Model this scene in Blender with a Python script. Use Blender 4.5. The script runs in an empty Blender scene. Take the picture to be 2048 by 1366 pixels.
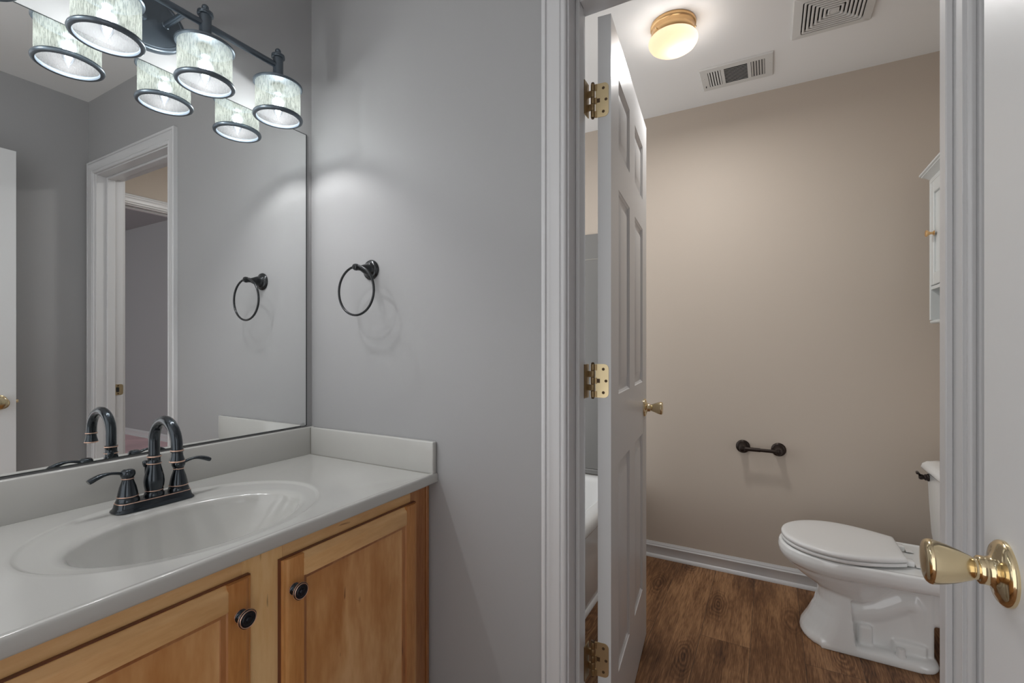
import bpy, bmesh, math, random
from mathutils import Vector, Matrix
PI = math.pi
S = bpy.context.scene
COL = S.collection
random.seed(7)

# ------------------------------------------------------------------ camera
cam_d = bpy.data.cameras.new('camera')
cam = bpy.data.objects.new('camera', cam_d)
COL.objects.link(cam)
cam_d.sensor_fit = 'HORIZONTAL'
cam_d.sensor_width = 36.0
cam_d.lens = 36.0 * 935.35 / 2048.0
cam_d.shift_y = (692.41 - 683.0) / 2048.0
cam_d.clip_start = 0.02
cam.location = (-1.0718, -1.376, 1.1653)
cam.rotation_euler = (PI / 2, 0, math.radians(28.87) - PI / 2)
S.camera = cam

# ------------------------------------------------------------------ world, exposure
w = bpy.data.worlds.new('world')
S.world = w
w.use_nodes = True
bg = w.node_tree.nodes['Background']
bg.inputs[0].default_value = (0.975, 0.985, 1.0, 1)
bg.inputs[1].default_value = 1.35
S.view_settings.view_transform = 'Standard'
S.view_settings.look = 'None'
S.view_settings.exposure = 0.16
S.view_settings.gamma = 1.0
S.view_settings.use_curve_mapping = False

BULB_W = 4.8            # each vanity bulb
GLOBE_W = 0.50
SIDE_W = 0.045
CEIL_W = 7.0           # toilet room ceiling lamp

# ------------------------------------------------------------------ materials
def new_mat(name):
    m = bpy.data.materials.new(name)
    m.use_nodes = True
    nt = m.node_tree
    return m, nt, nt.nodes['Principled BSDF'], nt.nodes['Material Output']

def plain(name, col, rough=0.5, metal=0.0, spec=0.5, bump=0.0, bscale=200.0, vary=0.0, coat=0.0):
    m, nt, p, out = new_mat(name)
    p.inputs['Base Color'].default_value = (*col, 1)
    p.inputs['Roughness'].default_value = rough
    p.inputs['Metallic'].default_value = metal
    p.inputs['Specular IOR Level'].default_value = spec
    p.inputs['Coat Weight'].default_value = coat
    p.inputs['Coat Roughness'].default_value = 0.1
    tc = nt.nodes.new('ShaderNodeTexCoord')
    n = nt.nodes.new('ShaderNodeTexNoise')
    n.inputs['Scale'].default_value = bscale
    n.inputs['Detail'].default_value = 3
    nt.links.new(tc.outputs['Object'], n.inputs['Vector'])
    if bump > 0:
        b = nt.nodes.new('ShaderNodeBump')
        b.inputs['Strength'].default_value = bump
        b.inputs['Distance'].default_value = 0.002
        nt.links.new(n.outputs['Fac'], b.inputs['Height'])
        nt.links.new(b.outputs['Normal'], p.inputs['Normal'])
    if vary > 0:
        n2 = nt.nodes.new('ShaderNodeTexNoise')
        n2.inputs['Scale'].default_value = 3.0
        n2.inputs['Detail'].default_value = 4
        nt.links.new(tc.outputs['Object'], n2.inputs['Vector'])
        r = nt.nodes.new('ShaderNodeValToRGB')
        r.color_ramp.elements[0].position = 0.3
        r.color_ramp.elements[1].position = 0.7
        r.color_ramp.elements[0].color = (*[c * (1 - vary) for c in col], 1)
        r.color_ramp.elements[1].color = (*[min(1, c * (1 + vary)) for c in col], 1)
        nt.links.new(n2.outputs['Fac'], r.inputs['Fac'])
        nt.links.new(r.outputs['Color'], p.inputs['Base Color'])
    return m

def wood(name, c0, c1, c2, scale=(1, 1, 1), rough=0.35, grain=60.0, coat=0.3, lo=0.36, hi=0.70):
    """long grain; the axis with the small scale is the grain direction"""
    m, nt, p, out = new_mat(name)
    tc = nt.nodes.new('ShaderNodeTexCoord')
    mp = nt.nodes.new('ShaderNodeMapping')
    mp.inputs['Scale'].default_value = scale
    nt.links.new(tc.outputs['Object'], mp.inputs['Vector'])
    n1 = nt.nodes.new('ShaderNodeTexNoise')
    n1.inputs['Scale'].default_value = 5.0
    n1.inputs['Detail'].default_value = 5
    n1.inputs['Distortion'].default_value = 0.6
    nt.links.new(mp.outputs['Vector'], n1.inputs['Vector'])
    n2 = nt.nodes.new('ShaderNodeTexNoise')
    n2.inputs['Scale'].default_value = grain
    n2.inputs['Detail'].default_value = 3
    nt.links.new(mp.outputs['Vector'], n2.inputs['Vector'])
    mx = nt.nodes.new('ShaderNodeMath')
    mx.operation = 'MULTIPLY_ADD'
    mx.inputs[1].default_value = 0.3
    nt.links.new(n2.outputs['Fac'], mx.inputs[0])
    s = nt.nodes.new('ShaderNodeMath')
    s.operation = 'MULTIPLY'
    s.inputs[1].default_value = 0.75
    nt.links.new(n1.outputs['Fac'], s.inputs[0])
    nt.links.new(s.outputs[0], mx.inputs[2])
    r = nt.nodes.new('ShaderNodeValToRGB')
    e = r.color_ramp.elements
    e[0].position = lo
    e[0].color = (*c0, 1)
    e[1].position = hi
    e[1].color = (*c2, 1)
    em = r.color_ramp.elements.new(0.52)
    em.color = (*c1, 1)
    nt.links.new(mx.outputs[0], r.inputs['Fac'])
    # short dark mineral flecks along the grain
    n3 = nt.nodes.new('ShaderNodeTexNoise')
    n3.inputs['Scale'].default_value = 34.0
    n3.inputs['Detail'].default_value = 1
    nt.links.new(mp.outputs['Vector'], n3.inputs['Vector'])
    fk = nt.nodes.new('ShaderNodeMapRange')
    fk.inputs['From Min'].default_value = 0.735
    fk.inputs['From Max'].default_value = 0.80
    fk.inputs['To Max'].default_value = 0.75
    nt.links.new(n3.outputs['Fac'], fk.inputs['Value'])
    fm = nt.nodes.new('ShaderNodeMix')
    fm.data_type = 'RGBA'
    nt.links.new(fk.outputs[0], fm.inputs[0])
    nt.links.new(r.outputs['Color'], fm.inputs[6])
    fm.inputs[7].default_value = (c0[0] * 0.35, c0[1] * 0.28, c0[2] * 0.25, 1)
    nt.links.new(fm.outputs[2], p.inputs['Base Color'])
    p.inputs['Roughness'].default_value = rough
    p.inputs['Coat Weight'].default_value = coat
    p.inputs['Coat Roughness'].default_value = 0.25
    b = nt.nodes.new('ShaderNodeBump')
    b.inputs['Strength'].default_value = 0.08
    b.inputs['Distance'].default_value = 0.002
    nt.links.new(n2.outputs['Fac'], b.inputs['Height'])
    nt.links.new(b.outputs['Normal'], p.inputs['Normal'])
    return m

def floor_wood():
    """dark vinyl planks running along X, with cathedral grain and knots"""
    m, nt, p, out = new_mat('plank_floor')
    L = nt.links.new
    tc = nt.nodes.new('ShaderNodeTexCoord')
    br = nt.nodes.new('ShaderNodeTexBrick')
    br.offset = 0.37
    br.inputs['Scale'].default_value = 1.0
    br.inputs['Brick Width'].default_value = 1.22
    br.inputs['Row Height'].default_value = 0.18
    br.inputs['Mortar Size'].default_value = 0.0008
    br.inputs['Mortar Smooth'].default_value = 0.0
    br.inputs['Bias'].default_value = 0.0
    br.inputs['Color1'].default_value = (0.0, 0.0, 0.0, 1)
    br.inputs['Color2'].default_value = (1, 1, 1, 1)
    mpb = nt.nodes.new('ShaderNodeMapping')
    mpb.inputs['Location'].default_value = (0.27, 0.05, 0)
    L(tc.outputs['Object'], mpb.inputs['Vector'])
    L(mpb.outputs['Vector'], br.inputs['Vector'])
    # offset the grain per plank
    off = nt.nodes.new('ShaderNodeVectorMath')
    off.operation = 'MULTIPLY_ADD'
    off.inputs[1].default_value = (7.3, 3.1, 5.0)
    L(br.outputs['Color'], off.inputs[0])
    L(tc.outputs['Object'], off.inputs[2])
    def mapped(sc):
        q = nt.nodes.new('ShaderNodeMapping')
        q.inputs['Scale'].default_value = sc
        L(off.outputs[0], q.inputs['Vector'])
        return q
    def noise(q, sc, det, dist=0.0):
        q2 = nt.nodes.new('ShaderNodeTexNoise')
        q2.inputs['Scale'].default_value = sc
        q2.inputs['Detail'].default_value = det
        q2.inputs['Distortion'].default_value = dist
        L(q.outputs['Vector'], q2.inputs['Vector'])
        return q2
    def math2(op, x, y, z=None):
        q = nt.nodes.new('ShaderNodeMath')
        q.operation = op
        for i, v in enumerate((x, y, z)):
            if v is None:
                continue
            if isinstance(v, (int, float)):
                q.inputs[i].default_value = v
            else:
                L(v, q.inputs[i])
        return q.outputs[0]
    n0 = noise(mapped((2.2, 8.0, 1)), 1.1, 3)              # broad light and dark figure
    nf = noise(mapped((16, 330, 1)), 1.2, 4, 0.3)          # fine open grain
    nm = noise(mapped((5, 70, 1)), 1.3, 3)                 # longer streaks
    # knots: rings only close to scattered centres
    wob = noise(mapped((6, 20, 1)), 1.0, 2)
    vk = nt.nodes.new('ShaderNodeTexVoronoi')
    vk.inputs['Scale'].default_value = 1.0
    kv = nt.nodes.new('ShaderNodeVectorMath')
    kv.operation = 'MULTIPLY_ADD'
    kv.inputs[1].default_value = (0.22, 0.22, 0.0)
    L(wob.outputs['Color'], kv.inputs[0])
    L(mapped((3.0, 8.5, 0)).outputs['Vector'], kv.inputs[2])
    L(kv.outputs[0], vk.inputs['Vector'])
    d = vk.outputs['Distance']
    near = nt.nodes.new('ShaderNodeMapRange')
    near.inputs['From Min'].default_value = 0.50
    near.inputs['From Max'].default_value = 0.05
    L(d, near.inputs['Value'])
    rings = math2('SINE', math2('MULTIPLY', d, 75.0), 0)
    rk = math2('MULTIPLY', math2('MULTIPLY', rings, near.outputs[0]), 0.11)
    tot = math2('MULTIPLY_ADD', n0.outputs['Fac'], 0.62, math2('MULTIPLY_ADD', nf.outputs['Fac'], 0.62, math2('MULTIPLY', nm.outputs['Fac'], 0.34)))
    tot = math2('ADD', tot, rk)
    tot = math2('SUBTRACT', tot, math2('MULTIPLY', near.outputs[0], 0.13))
    r = nt.nodes.new('ShaderNodeValToRGB')
    e = r.color_ramp.elements
    e[0].position = 0.48
    e[0].color = (0.040, 0.015, 0.007, 1)
    e[1].position = 0.98
    e[1].color = (0.39, 0.213, 0.102, 1)
    em = e.new(0.74)
    em.color = (0.175, 0.082, 0.036, 1)
    L(tot, r.inputs['Fac'])
    mm = nt.nodes.new('ShaderNodeMix')
    mm.data_type = 'RGBA'
    L(br.outputs['Fac'], mm.inputs[0])
    L(r.outputs['Color'], mm.inputs[6])
    mm.inputs[7].default_value = (0.05, 0.03, 0.02, 1)
    L(mm.outputs[2], p.inputs['Base Color'])
    p.inputs['Roughness'].default_value = 0.5
    p.inputs['Specular IOR Level'].default_value = 0.3
    b = nt.nodes.new('ShaderNodeBump')
    b.inputs['Strength'].default_value = 0.12
    b.inputs['Distance'].default_value = 0.001
    L(nf.outputs['Fac'], b.inputs['Height'])
    L(b.outputs['Normal'], p.inputs['Normal'])
    return m

def shade_glass():
    """frosted, vertically streaked glass"""
    m, nt, p, out = new_mat('streaked_glass')
    nt.nodes.remove(p)
    L = nt.links.new
    tc = nt.nodes.new('ShaderNodeTexCoord')
    mp = nt.nodes.new('ShaderNodeMapping')
    mp.inputs['Scale'].default_value = (1.0, 1.0, 0.16)
    L(tc.outputs['Object'], mp.inputs['Vector'])
    n = nt.nodes.new('ShaderNodeTexNoise')
    n.inputs['Scale'].default_value = 420.0
    n.inputs['Detail'].default_value = 3
    L(mp.outputs['Vector'], n.inputs['Vector'])
    r = nt.nodes.new('ShaderNodeValToRGB')
    r.color_ramp.elements[0].position = 0.34
    r.color_ramp.elements[1].position = 0.68
    r.color_ramp.elements[0].color = (0.020, 0.0225, 0.0195, 1)
    r.color_ramp.elements[1].color = (0.046, 0.050, 0.044, 1)
    L(n.outputs['Fac'], r.inputs['Fac'])
    tr = nt.nodes.new('ShaderNodeBsdfTranslucent')
    L(r.outputs['Color'], tr.inputs['Color'])
    rf = nt.nodes.new('ShaderNodeBsdfRefraction')
    rf.inputs['IOR'].default_value = 1.12
    rf.inputs['Roughness'].default_value = 0.60
    rf.inputs['Color'].default_value = (0.035, 0.040, 0.044, 1)
    df = nt.nodes.new('ShaderNodeBsdfDiffuse')
    df.inputs['Color'].default_value = (0.085, 0.088, 0.090, 1)
    ad = nt.nodes.new('ShaderNodeAddShader')
    L(tr.outputs[0], ad.inputs[0])
    L(rf.outputs[0], ad.inputs[1])
    mx = nt.nodes.new('ShaderNodeMixShader')
    mx.inputs[0].default_value = 0.22
    L(ad.outputs[0], mx.inputs[1])
    L(df.outputs[0], mx.inputs[2])
    gl = nt.nodes.new('ShaderNodeBsdfGlossy')
    gl.inputs['Roughness'].default_value = 0.5
    m2 = nt.nodes.new('ShaderNodeMixShader')
    m2.inputs[0].default_value = 0.006
    L(mx.outputs[0], m2.inputs[1])
    L(gl.outputs[0], m2.inputs[2])
    # the seeds let part of the light straight through, so the rims throw shadows on the walls
    tp = nt.nodes.new('ShaderNodeBsdfTransparent')
    tp.inputs['Color'].default_value = (0.97, 1.0, 1.0, 1)
    m3 = nt.nodes.new('ShaderNodeMixShader')
    m3.inputs[0].default_value = 0.19
    L(m2.outputs[0], m3.inputs[1])
    L(tp.outputs[0], m3.inputs[2])
    L(m3.outputs[0], out.inputs['Surface'])
    return m

def clear_glass():
    m, nt, p, out = new_mat('bulb_glass')
    nt.nodes.remove(p)
    t = nt.nodes.new('ShaderNodeBsdfTransparent')
    t.inputs['Color'].default_value = (0.97, 0.98, 1, 1)
    g = nt.nodes.new('ShaderNodeBsdfGlossy')
    g.inputs['Roughness'].default_value = 0.05
    lw = nt.nodes.new('ShaderNodeLayerWeight')
    lw.inputs['Blend'].default_value = 0.25
    mx = nt.nodes.new('ShaderNodeMixShader')
    nt.links.new(lw.outputs['Facing'], mx.inputs[0])
    nt.links.new(t.outputs[0], mx.inputs[1])
    nt.links.new(g.outputs[0], mx.inputs[2])
    nt.links.new(mx.outputs[0], out.inputs['Surface'])
    return m

def glow(name, col, strength):
    m, nt, p, out = new_mat(name)
    p.inputs['Base Color'].default_value = (*col, 1)
    p.inputs['Emission Color'].default_value = (*col, 1)
    p.inputs['Emission Strength'].default_value = strength
    return m

M = {}
M['wall'] = plain('grey_wall_paint', (0.36, 0.36, 0.362), 0.55, bump=0.06, bscale=260)
M['beige'] = plain('beige_wall_paint', (0.53, 0.46, 0.39), 0.6, bump=0.06, bscale=260)
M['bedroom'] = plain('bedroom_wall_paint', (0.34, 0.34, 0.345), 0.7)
M['ceiling'] = plain('ceiling_paint', (0.84, 0.84, 0.83), 0.8, bump=0.05, bscale=300)
M['trim'] = plain('white_trim_paint', (0.62, 0.62, 0.625), 0.28)
M['door'] = plain('white_door_paint', (0.70, 0.71, 0.715), 0.33, bump=0.05, bscale=90)
M['carpet'] = plain('pink_carpet', (0.80, 0.56, 0.58), 0.95, bump=0.6, bscale=900, vary=0.12)
M['floor'] = floor_wood()
M['marble'] = plain('cultured_marble', (0.49, 0.485, 0.46), 0.16, vary=0.02, coat=0.4)
M['ceramic'] = plain('white_ceramic', (0.82, 0.83, 0.82), 0.10, coat=0.5)
M['seat'] = plain('white_seat_plastic', (0.78, 0.78, 0.77), 0.22)
M['tub'] = plain('white_tub_enamel', (0.66, 0.66, 0.65), 0.15)
M['surround'] = plain('shaded_surround_panel', (0.20, 0.197, 0.19), 0.25)  # white panels; the shade behind the door is put into this dark base colour
M['bronze'] = plain('oil_rubbed_bronze', (0.026, 0.034, 0.042), 0.2, metal=0.8, vary=0.2, coat=0.6)
M['bronze_warm'] = plain('dark_brown_bronze', (0.030, 0.020, 0.016), 0.32, metal=0.6, vary=0.25)
M['copper'] = plain('rubbed_copper_edge', (0.72, 0.47, 0.36), 0.35, metal=0.8)
M['ring'] = plain('black_bronze', (0.018, 0.020, 0.022), 0.25, metal=0.6, coat=0.4)
M['black'] = plain('black_knob_face', (0.012, 0.014, 0.020), 0.28, metal=0.3)
M['fixture'] = plain('dark_fixture_metal', (0.11, 0.135, 0.16), 0.36, metal=0.75, vary=0.2, coat=0.2)
M['brass'] = plain('polished_brass', (0.80, 0.66, 0.42), 0.13, metal=1.0)
M['brass_old'] = plain('tarnished_brass', (0.62, 0.50, 0.30), 0.33, metal=0.9, vary=0.25)
M['brass_worn'] = plain('worn_brass', (0.42, 0.30, 0.16), 0.36, metal=0.85, vary=0.35)
M['brass_dark'] = plain('brass_grime', (0.10, 0.06, 0.03), 0.5, metal=0.5)
M['brass_warm'] = plain('warm_brass_pan', (0.72, 0.46, 0.22), 0.3, metal=0.8)
M['vent'] = plain('white_vent_metal', (0.66, 0.66, 0.64), 0.4)
M['dark'] = plain('dark_duct', (0.02, 0.02, 0.02), 0.8)
M['grout'] = plain('caulk_line', (0.30, 0.29, 0.26), 0.7)
M['cab_white'] = plain('white_cabinet_paint', (0.62, 0.64, 0.63), 0.3)
M['shade'] = shade_glass()
M['bulb'] = clear_glass()
M['filament'] = glow('filament_glow', (0.85, 0.93, 1.0), 60.0)
m, nt, p, out = new_mat('opal_glass')
nt.nodes.remove(p)
_t = nt.nodes.new('ShaderNodeBsdfTranslucent')
_t.inputs['Color'].default_value = (0.84, 0.73, 0.61, 1)
_d = nt.nodes.new('ShaderNodeBsdfDiffuse')
_d.inputs['Color'].default_value = (0.80, 0.72, 0.62, 1)
_x = nt.nodes.new('ShaderNodeMixShader')
_x.inputs[0].default_value = 0.35
nt.links.new(_t.outputs[0], _x.inputs[1])
nt.links.new(_d.outputs[0], _x.inputs[2])
nt.links.new(_x.outputs[0], out.inputs['Surface'])
M['opal'] = m
MAPLE = ((0.58, 0.27, 0.085), (0.72, 0.40, 0.15), (0.82, 0.52, 0.23))
M['maple_v'] = wood('maple_vertical', *MAPLE, scale=(2.2, 2.2, 0.35))
M['maple_frame'] = wood('maple_light_frame', (0.74, 0.43, 0.17), (0.84, 0.53, 0.235), (0.90, 0.61, 0.30), scale=(2.2, 2.2, 0.35))
M['maple_stile'] = wood('maple_amber_stile', (0.46, 0.180, 0.046), (0.58, 0.265, 0.082), (0.70, 0.37, 0.135), scale=(2.8, 2.8, 0.35))
M['maple_h'] = wood('maple_horizontal', (0.64, 0.35, 0.135), (0.74, 0.44, 0.19), (0.84, 0.55, 0.27), scale=(0.35, 2.2, 2.2))
M['maple_panel'] = wood('maple_panel', (0.48, 0.195, 0.050), (0.62, 0.31, 0.112), (0.76, 0.45, 0.205), scale=(1.9, 1.9, 0.5), grain=30, lo=0.37, hi=0.68)
M['maple_gap_shade'] = wood('maple_shadow_gap', (0.10, 0.022, 0.010), (0.15, 0.036, 0.016), (0.20, 0.055, 0.022), scale=(2.5, 2.5, 0.35))  # dark red that paints the shadow gaps round the cabinet doors
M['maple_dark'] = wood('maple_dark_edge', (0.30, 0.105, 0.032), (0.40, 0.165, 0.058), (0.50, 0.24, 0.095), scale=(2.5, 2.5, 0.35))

# mirror
mm, nt, p, out = new_mat('silvered_mirror')
nt.nodes.remove(p)
g = nt.nodes.new('ShaderNodeBsdfGlossy')
g.inputs['Color'].default_value = (0.955, 0.965, 0.96, 1)
g.inputs['Roughness'].default_value = 0.0
nt.links.new(g.outputs[0], out.inputs['Surface'])
M['mirror'] = mm
M['mirror_edge'] = plain('mirror_dark_edge', (0.03, 0.035, 0.035), 0.4)
M['plastic_clear'] = plain('clear_clip', (0.35, 0.36, 0.36), 0.15)

# ------------------------------------------------------------------ mesh helpers
def xf(M4, v):
    return (M4 @ Vector(v)) if M4 is not None else Vector(v)

def add_mesh(bm, verts, faces, M4=None):
    vs = [bm.verts.new(xf(M4, v)) for v in verts]
    for f in faces:
        try:
            bm.faces.new([vs[i] for i in f])
        except ValueError:
            pass
    return vs

def add_box(bm, lo, hi, bev=0.0, M4=None, seg=2):
    t = bmesh.new()
    bmesh.ops.create_cube(t, size=1.0)
    lo = Vector(lo)
    hi = Vector(hi)
    for v in t.verts:
        v.co = Vector([lo[i] + (v.co[i] + 0.5) * (hi[i] - lo[i]) for i in range(3)])
    if bev > 0:
        bmesh.ops.bevel(t, geom=list(t.edges), offset=bev, segments=seg, affect='EDGES', profile=0.5)
    t.verts.ensure_lookup_table()
    t.verts.index_update()
    add_mesh(bm, [v.co.copy() for v in t.verts], [[v.index for v in f.verts] for f in t.faces], M4)
    t.free()

def add_loft(bm, rings, cap0=True, cap1=True, closed=True, M4=None):
    n = len(rings[0])
    verts = [v for r in rings for v in r]
    faces = []
    for j in range(len(rings) - 1):
        for i in range(n if closed else n - 1):
            k = (i + 1) % n
            faces.append((j * n + i, j * n + k, (j + 1) * n + k, (j + 1) * n + i))
    if cap0:
        faces.append(tuple(reversed(range(n))))
    if cap1:
        b = (len(rings) - 1) * n
        faces.append(tuple(range(b, b + n)))
    add_mesh(bm, verts, faces, M4)

def add_lathe(bm, prof, seg=32, M4=None, sx=1.0, sy=1.0):
    """profile of (radius, height) about local Z; radius 0 closes the end"""
    verts, idx = [], []
    for r, z in prof:
        if r <= 1e-7:
            idx.append([len(verts)])
            verts.append((0, 0, z))
        else:
            idx.append(list(range(len(verts), len(verts) + seg)))
            for i in range(seg):
                a = 2 * PI * i / seg
                verts.append((r * sx * math.cos(a), r * sy * math.sin(a), z))
    faces = []
    for a, b in zip(idx, idx[1:]):
        for i in range(seg):
            k = (i + 1) % seg
            if len(a) == 1 and len(b) == 1:
                continue
            if len(a) == 1:
                faces.append((a[0], b[k], b[i]))
            elif len(b) == 1:
                faces.append((a[i], a[k], b[0]))
            else:
                faces.append((a[i], a[k], b[k], b[i]))
    add_mesh(bm, verts, faces, M4)

def add_tube(bm, pts, rad, seg=14, M4=None, closed=False, flat=1.0):
    pts = [Vector(p) for p in pts]
    n = len(pts)
    if not isinstance(rad, (list, tuple)):
        rad = [rad] * n
    rings = []
    up = None
    for i in range(n):
        if closed:
            t = pts[(i + 1) % n] - pts[i - 1]
        else:
            t = pts[min(i + 1, n - 1)] - pts[max(i - 1, 0)]
        t.normalize()
        if up is None:
            up = Vector((0, 0, 1)) if abs(t.z) < 0.9 else Vector((1, 0, 0))
        s = t.cross(up).normalized()
        up = s.cross(t).normalized()
        rings.append([pts[i] + rad[i] * (math.cos(2 * PI * k / seg) * s + flat * math.sin(2 * PI * k / seg) * up) for k in range(seg)])
    if closed:
        rings.append(rings[0])
        add_loft(bm, rings, False, False, True, M4)
    else:
        add_loft(bm, rings, True, True, True, M4)

def add_prism(bm, poly, d0, d1, mp):
    """poly of 2D points; mp(u, v, d) gives the 3D point"""
    n = len(poly)
    r0 = [mp(u, v, d0) for u, v in poly]
    r1 = [mp(u, v, d1) for u, v in poly]
    add_loft(bm, [r0, r1])

def obj(name, bm, mat, parent=None, angle=35.0, fix=True):
    if fix:
        bmesh.ops.remove_doubles(bm, verts=list(bm.verts), dist=1e-6)
        bmesh.ops.recalc_face_normals(bm, faces=list(bm.faces))
    me = bpy.data.meshes.new(name)
    bm.to_mesh(me)
    bm.free()
    me.materials.append(mat)
    me.shade_smooth()
    me.set_sharp_from_angle(angle=math.radians(angle))
    o = bpy.data.objects.new(name, me)
    COL.objects.link(o)
    if parent is not None:
        o.parent = parent
    return o

def obj_multi(name, pieces, parent=None, angle=35.0):
    """one mesh from several (bmesh, material) pieces"""
    me = bpy.data.meshes.new(name)
    whole = bmesh.new()
    for i, (b, mat) in enumerate(pieces):
        bmesh.ops.remove_doubles(b, verts=list(b.verts), dist=1e-6)
        bmesh.ops.recalc_face_normals(b, faces=list(b.faces))
        n0 = len(whole.faces)
        t = bpy.data.meshes.new('piece')
        b.to_mesh(t)
        b.free()
        whole.from_mesh(t)
        bpy.data.meshes.remove(t)
        whole.faces.ensure_lookup_table()
        for f in whole.faces[n0:]:
            f.material_index = i
        me.materials.append(mat)
    whole.to_mesh(me)
    whole.free()
    me.shade_smooth()
    me.set_sharp_from_angle(angle=math.radians(angle))
    o = bpy.data.objects.new(name, me)
    COL.objects.link(o)
    if parent is not None:
        o.parent = parent
    return o

def tag(o, label, cat, group=None, kind=None):
    o['label'] = label
    o['category'] = cat
    if group:
        o['group'] = group
    if kind:
        o['kind'] = kind
    return o

def empty(name, loc=(0, 0, 0), rotz=0.0):
    o = bpy.data.objects.new(name, None)
    o.empty_display_size = 0.05
    o.location = loc
    o.rotation_euler = (0, 0, rotz)
    COL.objects.link(o)
    return o

def B():
    return bmesh.new()

def T3(x, y, z):
    return Matrix.Translation((x, y, z))

def axis_to(direction, loc=(0, 0, 0)):
    """matrix taking local +Z to the direction, placed at loc"""
    q = Vector((0, 0, 1)).rotation_difference(Vector(direction))
    return Matrix.Translation(loc) @ q.to_matrix().to_4x4()

# ------------------------------------------------------------------ main dimensions
HC = 2.44            # ceiling
TW = 0.115           # thickness of the towel-ring wall
YJ0, YJ1 = -0.9446, -1.664      # toilet room doorway
DTOP = 2.045
YR = -1.755          # wall right of the vanity room
XL = -1.04           # entry wall
XB = 1.587           # beige back wall
YT = -2.13           # wall behind the toilet
YB = 0.075           # wall at the far end of the tub
EJ0, EJ1 = -1.637, -0.91        # entry doorway
BX0, BX1 = 0.20, 0.91           # bedroom doorway

# ------------------------------------------------------------------ room shell
def wall(name, boxes, mat, label):
    bm = B()
    for lo, hi in boxes:
        add_box(bm, lo, hi)
    o = obj(name, bm, mat)
    return tag(o, label, 'wall', kind='structure')

J = 0.018
wall('wall_left', [((XL - 0.115, 0, 0), (0.0, 0.10, HC))], M['wall'], 'grey painted wall behind the vanity mirror')
# towel-ring wall, two thin leaves so each room keeps its own paint
def pierced(t0, t1, a0, a1, o0, o1):
    return [((t0, o1 - J, 0), (t1, a1, HC)) if False else ((t0, max(o0, o1) + J, 0), (t1, max(a0, a1), HC)),
            ((t0, min(a0, a1), 0), (t1, min(o0, o1) - J, HC)),
            ((t0, min(o0, o1) - J, DTOP + J), (t1, max(o0, o1) + J, HC))]
wall('wall_front', pierced(0.0, TW / 2, YR - 0.1, 0.10, YJ0, YJ1), M['wall'], 'grey wall carrying the black towel ring, right of the mirror')
wall('wall_front_inner', pierced(TW / 2, TW, YT, YB, YJ0, YJ1), M['beige'], 'beige inner face of the wall around the toilet room doorway')
wall('wall_right', [((XL - 0.115, YR - 0.10, 0), (0.0, YR, HC))], M['wall'], 'grey wall behind the open entry door')
wall('wall_back', [((XB, YT - 0.1, 0), (XB + 0.1, YB + 0.1, HC))], M['beige'], 'beige back wall of the toilet room with the paper holder')
wall('wall_toilet', [((TW / 2, YT - 0.1, 0), (BX0 - J, YT, HC)), ((BX1 + J, YT - 0.1, 0), (XB, YT, HC)),
                     ((BX0 - J, YT - 0.1, DTOP + J), (BX1 + J, YT, HC))], M['beige'], 'beige wall behind the toilet with a second doorway')
wall('wall_bedroom', [((1.89, -7.0, 0), (1.99, YT - 0.1, 2.70)), ((-2.5, -7.1, 0), (1.99, -7.0, 2.70))], M['bedroom'],
     'plain grey bedroom wall seen through two doorways in the mirror')

wall('wall_hall_blocker', [((XL - 1.35, YT - 0.1, 0), (XL - 1.25, -1.15, HC))], M['wall'], 'unseen partial hall wall added to cut the daylight')  # partial wall added out of view to block some daylight fill
bm = B()
add_box(bm, (XL - 1.25, YT - 0.1, HC), (XL - 0.115, 0.9, HC + 0.08))  # slab added behind the camera to limit daylight reaching the vanity
tag(obj('ceiling_hall_blocker', bm, M['ceiling']), 'unseen hall ceiling added to cut the daylight', 'ceiling', kind='structure')
bm = B()
add_box(bm, (XL - 1.25, YT - 0.05, -0.06), (XB + 0.1, YB + 0.1, 0.0))
tag(obj('floor', bm, M['floor']), 'dark brown wood plank floor of the toilet room', 'floor', kind='structure')
bm = B()
add_box(bm, (-2.5, -7.1, -0.06), (1.99, YT - 0.05, 0.004))
tag(obj('floor_bedroom', bm, M['carpet']), 'pink carpet seen through the doorway in the mirror', 'carpet', kind='structure')
bm = B()
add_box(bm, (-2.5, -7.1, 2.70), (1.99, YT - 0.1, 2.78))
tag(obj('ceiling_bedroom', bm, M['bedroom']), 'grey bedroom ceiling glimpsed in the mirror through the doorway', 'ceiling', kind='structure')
bm = B()
add_box(bm, (XL - 0.115, YT - 0.1, HC), (XB + 0.1, YB + 0.1, HC + 0.08))
tag(obj('ceiling', bm, M['ceiling']), 'flat white painted ceiling over both rooms', 'ceiling', kind='structure')

# ------------------------------------------------------------------ trim
CAS = [(0, 0), (0, 0.008), (0.002, 0.0105), (0.005, 0.0120), (0.009, 0.0120), (0.0115, 0.0095), (0.0135, 0.0090),
       (0.0155, 0.0120), (0.020, 0.0128), (0.030, 0.0125), (0.040, 0.0140), (0.0445, 0.0160), (0.0465, 0.0160), (0.0480, 0.0125),
       (0.0500, 0.0125), (0.0515, 0.0170), (0.055, 0.0180), (0.060, 0.0175), (0.0625, 0.0155), (0.0625, 0)]

def casing(bm, mp, s0, s1, top, side, rev=0.005):
    """mitred casing round an opening; mp(s, z, v) with v out of the wall"""
    path = [((s0 - rev, 0.0), (-1, 0)), ((s0 - rev, top + rev), (-1, 1)), ((s1 + rev, top + rev), (1, 1)), ((s1 + rev, 0.0), (1, 0))]
    rings = [[mp(p[0] + u * o[0], p[1] + u * o[1], v) for u, v in CAS] for p, o in path]
    add_loft(bm, rings, True, True, True)

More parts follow.
